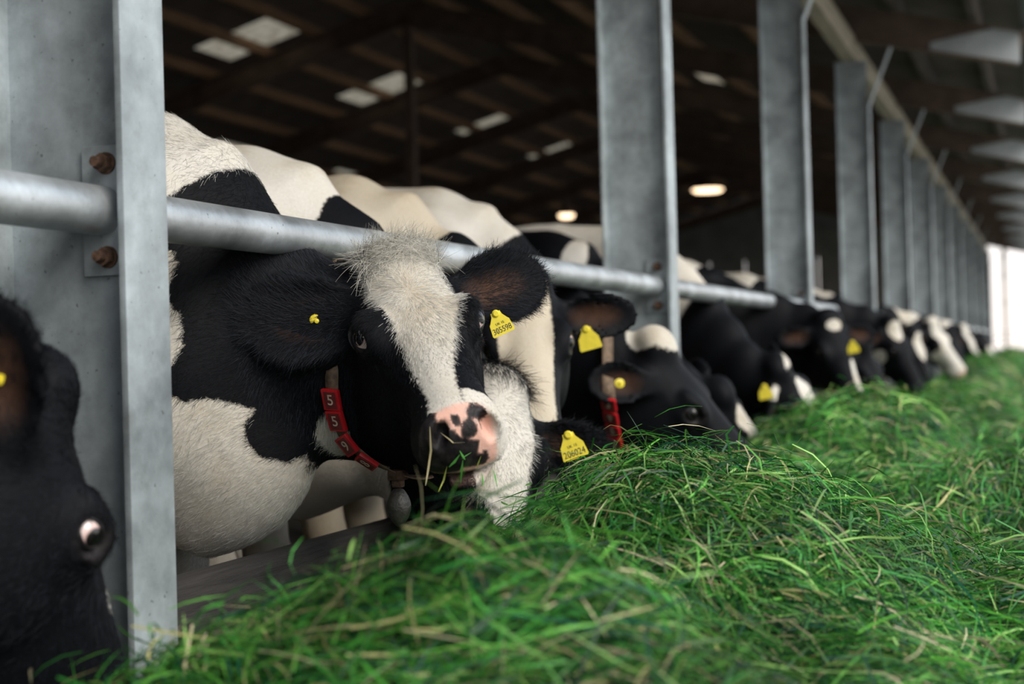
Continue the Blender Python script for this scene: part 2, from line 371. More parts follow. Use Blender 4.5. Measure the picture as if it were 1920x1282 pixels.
class Cow:
    """geometry of one cow in world axes; it stands with its head towards +X"""
    def __init__(s, wx, yc, poll, nose, up, ears=None, h=0.012, zf=1.0, legs=True, ztop=1.40, neck_b=1.0, yaw=0.0, neck_mid=None, width=1.0, crest=0.0, neck_a=(0.33, 0.25, 0.19, 0.145), hs=1.0):
        s.neck_a, s.hs = neck_a, hs
        s.wx, s.yc, s.h, s.legs, s.k, s.yaw, s.wd = wx, yc, h, legs, ztop / 1.40, yaw, width
        n = nrm(nose); l = nrm(np.cross(up, n)); u = np.cross(n, l); s.R = np.stack([n, l, u], 1); s.t = np.asarray(poll, float)
        s.ears = ears if ears is not None else s.std_ears(); s.neck_b = neck_b; s.neck_mid = neck_mid; s.crest = crest
        s.b0 = s.B((0.12, 0, 0.98)); 
    eye_dir = (0.55, 0.36); eye_mat = 'eye_dark'; eye_scale = 1.0; eye_out = 0.0
    @staticmethod
    def std_ears(droop=0.15, back=-0.25, face=(0.55, 0, 0.6), L=0.20, wd=0.062):
        return [(np.array((0.045, sg * 0.088, -0.055)), np.array((back * -0.2, sg * 1.0, -droop)), np.array((face[0], sg * -0.15, face[2])), L, wd) for sg in (-1, 1)]
    def B(s, q):
        c, si = math.cos(s.yaw), math.sin(s.yaw); x, y = q[0], q[1] * s.wd
        return np.array((s.wx + c * x - si * y, s.yc + si * x + c * y, q[2] * s.k))
    def Hw(s, q): return s.t + s.R @ np.asarray(q, float) * s.hs
    def to_head(s, p): return ((p - s.t.astype(np.float32)) @ s.R.astype(np.float32) / s.hs).astype(np.float32)
    def nodes(s):
        if hasattr(s, '_n'): return s._n
        Z = (0, 0, 1.0); k = s.k; w = s.wd
        tr = [(s.B(c), Z, a * k, b * w) for c, a, b in (((0.20, 0, 0.90), 0.22, 0.15), ((0.05, 0, 0.99), 0.37, 0.23), ((-0.35, 0, 0.965), 0.40, 0.32), ((-0.8, 0, 0.95), 0.41, 0.37), ((-1.15, 0, 1.0), 0.36, 0.33), ((-1.42, 0, 1.08), 0.27, 0.25), ((-1.58, 0, 1.10), 0.18, 0.16))]
        hb = s.Hw((0.070, 0, -0.125)); hup = s.R @ nrm((-0.55, 0, 0.75)); b0 = s.b0
        hdir = s.R @ nrm((-0.75, 0, -0.45)); d = np.linalg.norm(hb - b0)
        P0, P3 = b0, hb; P1 = b0 + np.array((math.cos(s.yaw), math.sin(s.yaw), 0.12)) * d * 0.35; P2 = hb + hdir * d * 0.30
        if s.neck_mid is not None: P2 = np.asarray(s.neck_mid, float)
        nk = []
        for t in np.linspace(0, 1, 6):
            c = (1 - t) ** 3 * P0 + 3 * (1 - t) ** 2 * t * P1 + 3 * (1 - t) * t * t * P2 + t ** 3 * P3
            dd = nrm(3 * (1 - t) ** 2 * (P1 - P0) + 6 * (1 - t) * t * (P2 - P1) + 3 * t * t * (P3 - P2) + 1e-6)
            lat = nrm((1 - t) * np.array((-math.sin(s.yaw), math.cos(s.yaw), 0)) + t * s.R[:, 1]); uu = nrm(np.cross(dd, lat))
            nk.append((c, uu, np.interp(t, [0, 0.3, 0.6, 1], s.neck_a), np.interp(t, [0, 0.3, 0.6, 1], [0.17, 0.125, 0.105, 0.085]) * s.neck_b))
        s._n = (tr, nk); return s._n
    def field(s, p):
        tr, nk = s.nodes(); k = s.k
        f = chain(p, tr, 0.06); f = smin(f, chain(p, nk, 0.04), 0.09)
        f = smin(f, chain(p, [(s.B((0.06, 0, 1.30)), (0, 0, 1), 0.055, 0.05), (s.B((-0.25, 0, 1.345)), (0, 0, 1), 0.05, 0.06), (s.B((-1.1, 0, 1.335)), (0, 0, 1), 0.04, 0.07), (s.B((-1.62, 0, 1.27)), (0, 0, 1), 0.045, 0.05)], 0.02), 0.10)
        f = f.astype(np.float32)
        # brisket and dewlap
        for sg in (-1, 1):
            add_ell(f, p, s.B((0.06, sg * 0.17, 0.98)), (0.17, 0.075, 0.30 * k), 0.12)
            add_ell(f, p, s.B((0.15, sg * 0.12, 0.84)), (0.12, 0.09, 0.14), 0.12)
            add_ell(f, p, s.B((-1.12, sg * 0.22, 1.22)), (0.10, 0.06, 0.06), 0.12)
            add_ell(f, p, s.B((-1.38, sg * 0.17, 0.92)), (0.24, 0.12, 0.30), 0.09)
        add_ell(f, p, s.B((0.22, 0, 0.70)), (0.14, 0.10, 0.14), 0.12)
        c3 = nk[3][0] - nk[3][1] * nk[3][2] * 0.75; f = smin(f, chain(p, [(s.B((0.16, 0, 0.64)), (1, 0, 0), 0.10, 0.055), (s.B((0.30, 0, 0.68)), (1, 0, 0), 0.08, 0.05), (0.5 * (c3 + s.B((0.34, 0, 0.80))) , (1, 0, 0), 0.07, 0.05), (c3, (1, 0, 0), 0.08, 0.06), (s.Hw((0.14, 0, -0.272)), (1, 0, 0), 0.075, 0.06)], 0.03), 0.10).astype(np.float32)
        if s.legs:
            X = (1, 0, 0)
            for sg in (-1, 1):
                fr = [(s.B((0.05, sg * 0.19, 0.80)), X, 0.12, 0.085), (s.B((-0.01, sg * 0.17, 0.56)), X, 0.075, 0.06), (s.B((0.02, sg * 0.16, 0.40)), X, 0.056, 0.056), (s.B((0.0, sg * 0.16, 0.32)), X, 0.04, 0.04), (s.B((0.01, sg * 0.16, 0.14)), X, 0.034, 0.034), (s.B((0.025, sg * 0.16, 0.095)), X, 0.044, 0.044), (s.B((0.06, sg * 0.16, 0.03)), X, 0.055, 0.05)]
                rr = [(s.B((-1.32, sg * 0.20, 0.85)), X, 0.20, 0.11), (s.B((-1.16, sg * 0.21, 0.70)), X, 0.13, 0.09), (s.B((-1.36, sg * 0.19, 0.52)), X, 0.075, 0.055), (s.B((-1.46, sg * 0.18, 0.44)), X, 0.06, 0.05), (s.B((-1.42, sg * 0.18, 0.20)), X, 0.042, 0.04), (s.B((-1.39, sg * 0.18, 0.10)), X, 0.046, 0.046), (s.B((-1.34, sg * 0.18, 0.03)), X, 0.056, 0.05)]
                for L in (fr, rr):
                    m = p[:, 2] < 1.0
                    if m.any(): f[m] = smin(f[m], chain(p[m], L, 0.02), 0.05).astype(np.float32)
            add_ell(f, p, s.B((-1.15, 0, 0.58)), (0.22, 0.16, 0.14), 0.06)
        m = near(p, s.Hw((0.2, 0, -0.08)), 0.62)
        if m.any(): f[m] = smin(f[m], head_field(s.to_head(p[m]), s.ears, max(0.0, 0.62 * s.h - 0.005)) * s.hs, 0.05)
        # flatten hooves on the floor
        return np.maximum(f, 0.004 - p[:, 2])
    def bounds(s):
        pts = [s.B((-1.8, 0.48, 0)), s.B((-1.8, -0.48, 1.5)), s.B((0.4, 0.48, 0)), s.B((0.4, -0.48, 1.5)), s.Hw((0.56, 0, 0)) , s.Hw((0, 0.14, 0)), s.Hw((0, -0.14, 0)), s.Hw((-0.07, 0, 0.07)), s.Hw((0.5, 0.09, -0.1)), s.Hw((0.5, -0.09, -0.1))]
        for b, e1, e3, L, wd in s.ears: pts += [s.Hw(b + nrm(e1) * (L + 0.02) + o) for o in (np.array((0.07, 0, 0)), np.array((-0.07, 0, 0)), np.array((0, 0, 0.07)), np.array((0, 0, -0.07)))]
        pts = np.array(pts); lo = pts.min(0) - 0.04; hi = pts.max(0) + 0.04; lo[2] = min(lo[2], -0.02); return lo, hi
    def build(s, name, paint, mat_, label, group=None):
        lo, hi = s.bounds(); V, Q = mesh_field(s.field, lo, hi, s.h)
        base = np.array((s.wx, s.yc, 0.0)); me = mesh_np(name, V - base, Q)
        H = s.to_head(V.astype(np.float32)); white, pink, dark, tint = paint(s, V, H)
        color_attr(me, 'paint', np.stack([np.clip(0.5 + 5 * white, 0, 1), np.clip(pink, 0, 1), np.clip(dark, 0, 1)], 1))
        a = me.attributes.new('ear_tint', 'FLOAT', 'POINT'); a.data.foreach_set('value', tint.astype(np.float32))
        o = link(name, me, mat_); o.location = base; tag(o, label, 'cow', group); s.o = o; s.base = base; s.me = me; s.V = V; s.Q = Q; s.white, s.pink, s.dark = white, pink, dark
        return o
    def child(s, name, me, mats, M=None):
        o = link(name, me, mats, s.o)
        if M is not None: o.matrix_local = Matrix.Translation(-Vector(s.base)) @ M
        return o
    def frame(s, c, z, x):
        """world matrix at head point c with local z and x axes given in head coordinates"""
        z = nrm(s.R @ np.asarray(z, float)); x = s.R @ np.asarray(x, float); x = nrm(x - z * (x @ z)); y = np.cross(z, x); c = s.Hw(c); M = Matrix.Identity(4)
        for i in range(3): M[i][0], M[i][1], M[i][2], M[i][3] = x[i], y[i], z[i], c[i]
        return M
    def eyes(s, look=(0.0, 0.0), sides=(-1, 1)):
        for sg in sides:
            z = (s.eye_dir[0] + look[0] * 1.0, sg * 1.0, s.eye_dir[1] + look[1])
            s.child('eye', EYE.copy(), MT[s.eye_mat], s.frame(np.array((0.181, sg * 0.0912, -0.030)) + s.eye_out * nrm((s.eye_dir[0], sg, s.eye_dir[1])), z, (1, 0, 0)) @ Matrix.Scale(s.eye_scale, 4))
            s.child('eyelid', LID, MT['lid'], s.frame((0.181, sg * 0.0912, -0.030), (s.eye_dir[0], sg * 1.0, s.eye_dir[1]), (1, 0, 0.05)) @ Matrix.Scale(s.eye_scale, 4))
    def skin(s, H, amt=1.0):
        """bare muzzle and eyelid masks in head coordinates"""
        mz = np.clip((0.535 - 0.045 - 0.25 * np.abs(H[:, 2] + 0.06) * 0 + 0 - H[:, 0]) / -0.012, 0, 1) * (H[:, 2] > -0.125) * (H[:, 2] < 0.0)
        lid = np.zeros(len(H))
        for sg in (-1, 1): lid = np.maximum(lid, np.clip(1.5 - ((H[:, 0] - 0.195) / 0.032) ** 2 - ((H[:, 2] + 0.027) / 0.027) ** 2 - ((H[:, 1] - sg * 0.108) / 0.035) ** 2, 0, 1))
        return mz * amt, lid
    def earmask(s, H):
        t = np.zeros(len(H))
        for b, e1, e3, L, wd in s.ears:
            e1 = nrm(e1); e3 = nrm(np.asarray(e3) - np.dot(e3, e1) * e1); e2 = np.cross(e3, e1); q = H - b; a = q @ e1 / L; v = q @ e2; c = q @ e3
            cup = np.interp(a, [0, 0.25, 0.6, 1.0], [1.0, 0.85, 0.5, 0.12]); sh = c - cup * (v * v) / wd * 0.85 + 0.02 * np.clip(a, 0, 1) * (1 - np.clip(a, 0, 1))
            m = np.clip(1 - ((a - 0.45) / 0.38) ** 2 - (v / (wd * 0.6)) ** 2, 0, 1) * (sh > 0) * (sh < 0.03); t = np.maximum(t, m)
        return t
EYE = LID = None
def make_eye():
    global EYE
    bm = bmesh.new(); bmesh.ops.create_uvsphere(bm, u_segments=28, v_segments=18, radius=0.0245); 
    for v in bm.verts:
        if v.co.z > 0.0225: v.co.z += 0.0012
    me = bpy.data.meshes.new('eye'); bm.to_mesh(me); bm.free(); me.polygons.foreach_set('use_smooth', np.ones(len(me.polygons), bool)); EYE = me
make_eye()
def make_lid():
    """upper and lower eyelid as one shell with an almond opening"""
    global LID
    A, Rr, V, Q = 40, 0.0268, [], []
    for j, rr in enumerate((1.0, 0.985, 1.05, 1.06, 1.0, 0.9)):
        for k in range(A):
            t = 2 * math.pi * k / A; x0, y0 = 0.0200 * math.cos(t), 0.0138 * math.sin(t) * (1 - 0.12 * math.cos(t)); e = (0, 0, 0.12, 0.4, 0.75, 1.0)[j]
            x, y = x0 + (0.036 * math.cos(t) - x0) * e, y0 + (0.030 * math.sin(t) - y0) * e; r = Rr * (0.93, 0.985, 1.03, 1.02, 1.05, 1.36)[j]; r = r if j < 5 else math.hypot(x, y) * 1.03
            V.append((x, y, math.sqrt(max(r * r - x * x - y * y, 0.00004))))
    for j in range(5): Q += [(j * A + k, j * A + (k + 1) % A, (j + 1) * A + (k + 1) % A, (j + 1) * A + k) for k in range(A)]
    LID = mesh_np('eyelid', V, Q)
make_lid()

def poly_sd(P, poly):
    """signed distance of 2-D points to a polygon, positive inside"""
    P = np.asarray(P, np.float32); poly = np.asarray(poly, np.float32); d = np.full(len(P), 9.0, np.float32); ins = np.zeros(len(P), bool); n = len(poly)
    for i in range(n):
        a, b = poly[i], poly[(i + 1) % n]; e = b - a; w = P - a; t = np.clip((w @ e) / (e @ e + 1e-12), 0, 1)[:, None]; q = w - t * e
        d = np.minimum(d, np.sqrt((q * q).sum(1)))
        c = ((a[1] > P[:, 1]) != (b[1] > P[:, 1])) & (P[:, 0] < (b[0] - a[0]) * (P[:, 1] - a[1]) / (b[1] - a[1] + 1e-12) + a[0]); ins ^= c
    return np.where(ins, d, -d)
def blob(P, c, r):
    return ell(P.astype(np.float32), c, r)

# ------------------------------------------------------------------ the barn
PX = -1.282; Y0, SP, NP = 1.838, 3.3, 12           # outer face of the posts, first post, spacing, how many
EX, EZ, RX, RSL = -0.10, 3.40, -6.9, 0.255          # eave, ridge, slope
def roof_z(x): return EZ + RSL * (EX - x) if x > RX else EZ + RSL * (EX - RX) - RSL * (RX - x)
YA, YB, XF = -6.4, 39.0, -13.7
def plane(name, x0, x1, y0, y1, z, m, nx=1, ny=1):
    xs, ys = np.linspace(x0, x1, nx + 1), np.linspace(y0, y1, ny + 1); V = np.array([(x, y, z) for x in xs for y in ys]); Q = [(i * (ny + 1) + j, (i + 1) * (ny + 1) + j, (i + 1) * (ny + 1) + j + 1, i * (ny + 1) + j + 1) for i in range(nx) for j in range(ny)]
    return link(name, mesh_np(name, V, Q, smooth=False), m)
fl = MB().box((0, 0, -0.1), (160, 260, 0.2)).build('floor', MT['concrete']); fl.location = (20, 60, 0); tag(fl, 'pale concrete feed alley and yard under the cows and the grass', kind='structure')
lf = MB().box((0, 0, 0), (XF * -1 - 1.5, YB - YA, 0.012)).build('floor', MT['straw']); lf.location = ((XF - 1.5) / 2, (YA + YB) / 2, 0.007); tag(lf, 'dark littered floor inside the barn where the cows stand', kind='structure')
def wall(name, a, b, z0, z1, label, n):
    """wall of upright cladding panels, each panel a part"""
    w = tag(empty(name, ((a[0] + b[0]) / 2, (a[1] + b[1]) / 2, 0)), label, kind='structure'); a = Vector((*a, 0)); b = Vector((*b, 0)); d = (b - a) / n; ang = math.atan2(d.y, d.x); me = None
    for k in range(n):
        if me is None:
            mb = MB(); mb.box((0, 0, (z0 + z1) / 2), (d.length - 0.02, 0.03, z1 - z0))
            for q in (-0.3, 0, 0.3): mb.box((q * d.length, -0.02, (z0 + z1) / 2), (0.05, 0.03, z1 - z0))
            me = mb.mesh('panel'); me.materials.append(MT['wallp'])
        o = link('panel', me, (), w); o.location = a + d * (k + 0.5) - w.location; o.rotation_euler = (0, 0, ang)
wall('wall_back', (XF, YB), (-1.75, YB), 0, 3.3, 'grey cladding wall closing the far end of the barn', 12)
wall('wall_left', (XF, YA), (XF, YB), 0, 3.3, 'dark cladding wall along the far side of the barn', 24)
wall('wall_front', (-1.75, YA), (XF, YA), 0, 3.3, 'dark cladding wall at the near end of the barn', 12)
gab = MB()
for y in (YA, YB): gab.prism([(XF, 3.3), (-1.75, 3.3), (-1.75, roof_z(-1.75)), (RX, roof_z(RX)), (XF, roof_z(XF))], 0.05, Matrix(((1, 0, 0, 0), (0, 0, 1, y), (0, 1, 0, 0), (0, 0, 0, 1))))
gb = gab.build('wall_gable', MT['wallp']); tag(gb, 'grey gable cladding above the end walls under the roof', kind='structure')

roof = tag(empty('ceiling', (RX, 16, 4.9)), 'dark pitched barn roof with brown purlins and pale skylights', kind='structure')
def rc(name, me, m, M): o = link(name, me, m, roof); o.matrix_local = Matrix.Translation(-Vector(roof.location)) @ M; return o
ANG = math.atan(RSL)
SKY = [(-8.70, 14.68, 1.10, 0.80), (-8.70, 18.25, 1.10, 0.80), (-8.62, 21.95, 0.95, 0.42), (-8.62, 25.45, 0.95, 0.45), (-4.05, 18.1, 0.30, 1.3), (-4.05, 24.2, 0.3, 1.3), (-8.68, 11.2, 0.95, 0.85), (-11.4, 18.3, 0.6, 1.1), (-11.4, 22.0, 0.6, 1.1)]
def strips(x0, x1):
    """roof sheets between x0 and x1 split around the skylights"""
    out = []; cuts = sorted([(s[1] - s[3] / 2, s[1] + s[3] / 2, s) for s in SKY if x0 <= s[0] < x1]); y = YA - 0.2
    for a, b, s in cuts:
        out.append((x0, x1, y, a)); lo, hi = s[0] - s[2] / 2, s[0] + s[2] / 2; out += [(x0, lo, a, b), (hi, x1, a, b)]; y = b
    out.append((x0, x1, y, YB + 0.4)); fin = []
    for xa, xb, ya, yb in out:
        n = max(1, round((yb - ya) / 3.3)); ys = np.linspace(ya, yb, n + 1); fin += [(xa, xb, ys[i], ys[i + 1]) for i in range(n)]
    return fin
def slab(xa, xb, ya, yb, t=0.03, dz=0.0):
    xm = (xa + xb) / 2; sg = -1 if xm > RX else 1; L = (xb - xa) / math.cos(ANG)
    M = Matrix.Translation((xm, (ya + yb) / 2, roof_z(xm) + dz)) @ Matrix.Rotation(-sg * ANG, 4, 'Y'); return L, yb - ya, M
for x0, x1 in ((EX - 2.4, EX), (-5.0, EX - 2.4), (RX, -5.0), (-9.3, RX), (-11.0, -9.3), (XF, -11.0)):
    for xa, xb, ya, yb in strips(x0, x1):
        L, Wd, M = slab(xa, xb, ya, yb, dz=0.055); mb = MB(); mb.box((0, 0, 0), (L + 0.01, Wd - 0.006, 0.012))
        for q in np.arange(-Wd / 2 + 0.15, Wd / 2 - 0.05, 0.33): mb.box((0, q, 0.018), (L, 0.06, 0.03))
        rc('roof_sheet', mb.mesh('roof_sheet'), MT['roof'], M)
for xs, ys, dx, dy in SKY:
    L, Wd, M = slab(xs - dx / 2, xs + dx / 2, ys - dy / 2, ys + dy / 2, dz=0.055); rc('skylight', MB().box((0, 0, 0), (L, Wd, 0.004)).mesh('skylight'), MT['skylight'], M)
for xp in (-0.45, -1.05, -2.6, -3.55, -4.5, -5.45, -6.4, -7.4, -8.05, -8.72, -9.5, -10.3, -11.2, -12.1, -13.0):
    sg = -1 if xp > RX else 1; mb = MB(); mb.box((0, 0, 0), (0.06, YB - YA, 0.13))
    rc('purlin', mb.mesh('purlin'), MT['timber' if xp < -1.3 else 'roof'], Matrix.Translation((xp, (YA + YB) / 2, roof_z(xp) - 0.035)) @ Matrix.Rotation(-sg * ANG, 4, 'Y'))
rc('eaves_beam', MB().box((0, 0, 0), (0.11, YB - YA, 0.18)).mesh('eaves_beam'), MT['timber_beam'], Matrix.Translation((-1.43, (YA + YB) / 2, 3.285)))
def ibeam(mb, p, q, depth, w=0.10, tf=0.012, tw=0.008):
    p = Vector(p); q = Vector(q); d = (q - p); L = d.length; c = (p + q) / 2; a = math.atan2(d.z, d.x); R = Matrix.Rotation(-a, 3, 'Y')
    mb.box(c, (L, tw, depth - 2 * tf), R)
    for s in (-1, 1): mb.box(c + R @ Vector((0, 0, s * (depth - tf) / 2)), (L, w, tf), R)
def haunch_frame(Y):
    pass
for i in range(-2, NP):
    Y = Y0 + SP * i
    for nm, xa, xb, dp, mm in (('canopy_rafter', EX - 0.02, -1.30, 0.27, 'rafter_in'), ('rafter', -1.30, RX, 0.27, 'rafter_in'), ('rafter', RX, XF, 0.27, 'rafter_in')):  # canopy rafters in dark brown: shade away from the eave put into colour
        mb = MB(); ibeam(mb, (xa, Y, roof_z(xa) - 0.24), (xb, Y, roof_z(xb) - 0.24), dp); rc(nm, mb.mesh(nm), MT[mm], Matrix.Identity(4))
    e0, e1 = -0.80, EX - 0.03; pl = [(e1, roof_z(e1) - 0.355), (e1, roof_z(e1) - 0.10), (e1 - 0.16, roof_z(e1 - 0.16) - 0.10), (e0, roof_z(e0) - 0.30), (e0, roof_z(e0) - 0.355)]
    rc('sky_lit_wedge', MB().prism(pl, 0.010, Matrix(((1, 0, 0, 0), (0, 0, -1, Y - 0.004), (0, 1, 0, 0), (0, 0, 0, 1)))).mesh('sky_lit_wedge'), MT['rafter_lit'], Matrix.Identity(4))  # added pale wedge: sky light at the eave end given a shape
# gutter along the eave
mb = MB()
for k in range(9):
    a0, a1 = math.pi * (1 + k / 9), math.pi * (1 + (k + 1) / 9); r = 0.065
    mb.box((r * math.cos((a0 + a1) / 2), 0, r * math.sin((a0 + a1) / 2)), (0.004, YB - YA + 0.5, r * 0.37), Matrix.Rotation(-(a0 + a1) / 2, 3, 'Y'))
gt = mb.build('gutter', MT['rafter']); gt.location = (EX + 0.05, (YA + YB) / 2, EZ - 0.0); tag(gt, 'grey half-round gutter along the eave over the feed alley', 'gutter')

# ---- posts
ORD = ['nearest', 'second', 'third', 'fourth', 'fifth', 'sixth', 'seventh', 'eighth', 'ninth', 'tenth', 'eleventh', 'last']
def post(i):
    Y = Y0 + SP * i; o = empty('steel_post', (PX - 0.12, Y, 0)); X = lambda x: x - (PX - 0.12)
    H = 2.82; 
    MB().box((X(PX - 0.006), 0, H / 2 ), (0.012, 0.112, H), bevel=0.0015).build('outer_flange', MT['steel'], o)
    MB().box((X(PX - 0.130), 0, 3.19 / 2), (0.236, 0.008, 3.19)).build('web', MT['steel'], o)
    MB().box((X(PX - 0.253), 0, 3.19 / 2), (0.010, 0.112, 3.19), bevel=0.0015).build('inner_flange', MT['steel'], o)
    a, b = Vector((PX - 0.006, 0, H)), Vector((-1.10, 0, 3.285)); d = b - a; ang = math.atan2(d.x, d.z)
    MB().box((X((a.x + b.x) / 2), 0, (a.z + b.z) / 2), (0.012, 0.09, d.length + 0.01), Matrix.Rotation(ang, 3, 'Y')).build('brace', MT['steel'], o)
    MB().box((X(PX - 0.13), 0, 0.012), (0.34, 0.2, 0.024), bevel=0.003).build('base_plate', MT['steel'], o)
    lab = ('galvanised steel post with bolted rail bracket, the nearest' if i == 0 else f'galvanised steel post holding the feed rail, the {ORD[i]} along the row' + (' beside the bright opening' if i == NP - 1 else ''))
    tag(o, lab, 'post', 'steel posts along the feed row'); return o
for i in range(NP): post(i)
# ---- feed rail: one pipe per bay between two posts, with end plates and bolts
RZ, RXX, RR = 1.138, -1.352, 0.038
def rail(i):
    ya, yb = Y0 + SP * (i - 1) + 0.006, Y0 + SP * i - 0.006; o = empty('feed_rail', (RXX, (ya + yb) / 2, RZ)); h = (yb - ya) / 2
    mb = MB(); mb.tube((0, -h + 0.004, 0), (0, h - 0.004, 0), RR, 48); mb.build('pipe', MT['pipe'], o)
    for s in (-1, 1):
        MB().box((0.008, s * (h - 0.004), 0.0), (0.088, 0.008, 0.200), bevel=0.0015).build('end_plate', MT['steel'], o)
        for z in (-0.072, 0.072):
            b = MB(); n0 = Vector((0.010, s * (h - 0.008), z)); b.tube(n0, n0 - Vector((0, s * 0.004, 0)), 0.017, 24); b.tube(n0 - Vector((0, s * 0.003, 0)), n0 - Vector((0, s * 0.017, 0)), 0.0145, 6); b.tube(n0, n0 - Vector((0, s * 0.032, 0)), 0.008, 16)
            b.build('bolt', MT['rust'], o)
    k = ['bay of the black cow at the bottom left corner', 'bay over the cow with the white blaze', 'bay behind the second post', 'bay behind the third post'][i] if i < 4 else f'bay behind the {ORD[i - 1]} post, blurred'
    tag(o, 'galvanised feed rail pipe in the ' + k, 'rail', 'feed rails between the posts')
for i in range(NP): rail(i)
def board(i):
    ya, yb = Y0 + SP * (i - 1) + 0.012, Y0 + SP * i - 0.012; o = empty('kick_board', (-1.40, (ya + yb) / 2, 0))
    for k in range(2): MB().box((0.0, 0, 0.14 + 0.265 * k), (0.058, yb - ya, 0.258), bevel=0.006).build('plank', MT['board'], o)
    k = ['left of the nearest post', 'right of the nearest post below a white brisket', 'right of the second post', 'right of the third post'][i] if i < 4 else f'behind the grass after the {ORD[i - 1]} post'
    tag(o, 'weathered wooden kick board ' + k, 'board', 'wooden kick boards')
for i in range(NP): board(i)
# ---- thin columns in the barn and hanging lamps
for x, y, lab in ((-6.95, 15.3, 'thin brown steel column standing inside the barn between skylights'),):
    o = empty('barn_column', (x, y, 0)); 
    b = MB(); b.box((0, 0, 2.45), (0.10, 0.10, 4.9)); b.build('shaft', MT['rafter_in'], o); MB().box((0, 0, 0.02), (0.25, 0.25, 0.04)).build('foot', MT['rafter_in'], o); MB().box((0, 0, 4.8), (0.3, 0.2, 0.03)).build('head_plate', MT['rafter_in'], o)
    tag(o, lab, 'column', 'columns inside the barn')
LMP = [((1327, 355), -7.0, 0.34, 'warm oval lamp glowing deep in the barn right of the second post'), ((1062, 402), -7.0, 0.12, 'warm lamp glowing left of the second post above the cows'), ((1640, 400), -4.0, 0.16, 'round warm lamp glowing beside the fourth post')]
for (px, py), X, r, lab in LMP:
    p = at_X(px, py, X); o = empty('barn_lamp', tuple(p)); prof = [(r * 0.5, -0.06), (r * 0.85, -0.05), (r, -0.02), (r, 0.0)]
    MB().lathe(prof, 20).build('lens', MT['lamp'], o)
    MB().lathe([(r * 1.04, 0.0), (r * 1.04, 0.03), (r * 0.6, 0.14), (r * 0.25, 0.2)], 20).build('shade', MT['rafter_in'], o)
    MB().tube((0, 0, 0.2), (0, 0, max(0.3, roof_z(X) - p[2] + 0.03)), 0.008, 8).build('cable', MT['rafter_in'], o)
    tag(o, lab, 'lamp', 'barn lamps')

# ---- the far end: a downpipe and a field gate beyond the opening
MT['pale_paint'] = simple('pale_cream_paint', (0.45, 0.40, 0.35), 0.6, 0, 0.08, 4)
o = empty('downpipe', (-0.98, YB + 0.1, 0)); MB().tube((0, 0, 0), (0, 0, 3.3), 0.055, 20).build('pipe', MT['pale_paint'], o)
for z in (0.6, 1.9, 2.6, 3.1): MB().tube((0, 0, z - 0.04), (0, 0, z + 0.04), 0.075, 20).build('collar', MT['pale_paint'], o)
tag(o, 'pale downpipe at the far corner of the canopy beside the bright opening', 'pipe')
o = empty('field_gate', (0.4, 62.0, 0))
for x in (-3.2, 0.0, 3.2): MB().tube((x, 0, 0), (x, 0, 1.35), 0.05, 12).build('gate_post', MT['pale_paint'], o)
for z in (0.3, 0.55, 0.8, 1.05, 1.28): MB().tube((-3.2, 0, z), (3.2, 0, z), 0.022, 10).build('rail', MT['pale_paint'], o)
tag(o, 'pale metal field gate of level rails beyond the bright opening', 'gate')

# ------------------------------------------------------------------ heaps of cut grass
GREENS = np.array([(0.026, 0.165, 0.024), (0.055, 0.255, 0.034), (0.120, 0.370, 0.050), (0.006, 0.055, 0.020), (0.270, 0.480, 0.120), (0.42, 0.39, 0.17), (0.54, 0.47, 0.29), (0.010, 0.080, 0.042)])
GP = np.array([0.22, 0.20, 0.17, 0.16, 0.10, 0.06, 0.04, 0.05])
_ng = rng.normal(size=(24, 2)); _ng /= np.linalg.norm(_ng, axis=1, keepdims=True); _nf = np.exp(rng.uniform(np.log(3), np.log(38), 24)); _np_ = rng.uniform(0, 6.28, 24)
def lump(x, y):
    z = np.zeros_like(x)
    for (a, b), f, ph in zip(_ng, _nf, _np_): z += np.sin((a * x + b * y) * f + ph) / f
    return z * 0.095
# each heap: centre x, y, half widths x, y, height of its top, sharpness
HEAPS = {
 'front': (-0.688, 1.50, 0.54, 0.32, 0.695, 1.0), 'middle': (-0.544, 2.50, 0.495, 0.852, 0.628, 1.0), 'far': (-0.73, 5.80, 0.514, 1.733, 0.634, 1.0),
 'farther': (-0.55, 10.2, 0.60, 2.2, 0.58, 1.0), 'farthest': (-0.69, 17.4, 0.47, 4.93, 0.677, 1.0), 'last': (-0.62, 27.0, 0.6, 7.0, 0.66, 1.0)}
def bed_z(x, y):
    t = np.clip((x + 1.34) / 1.34, 0, 2.2)
    z = np.interp(t, [0, 0.2, 0.5, 0.8, 1.0, 1.25, 1.55, 1.9], [0.33, 0.36, 0.41, 0.44, 0.44, 0.38, 0.17, 0.0])
    z = z - 0.05 * np.clip((y - 4.2) / 1.0, 0, 1) * np.interp(t, [0, 0.3, 1.0, 1.5], [0.3, 1, 1, 0])
    return z + lump(x, y) * np.interp(t, [0, 0.2, 1.2, 1.8], [0.5, 1, 1, 0.2])
def dome_z(h, x, y):
    xc, yc, rx, ry, top, s = h; r2 = ((x - xc) / rx) ** 2 + ((y - yc) / ry) ** 2
    return 0.36 + (top - 0.36) * np.maximum(1 - r2, -1) ** 1.0 * 1.0 + lump(x + 3.1, y) * 0.9 if False else 0.36 + (top - 0.36) * (1.0 - np.minimum(r2, 1.6) ** 0.95) + lump(x + 3.1, y) * 0.8
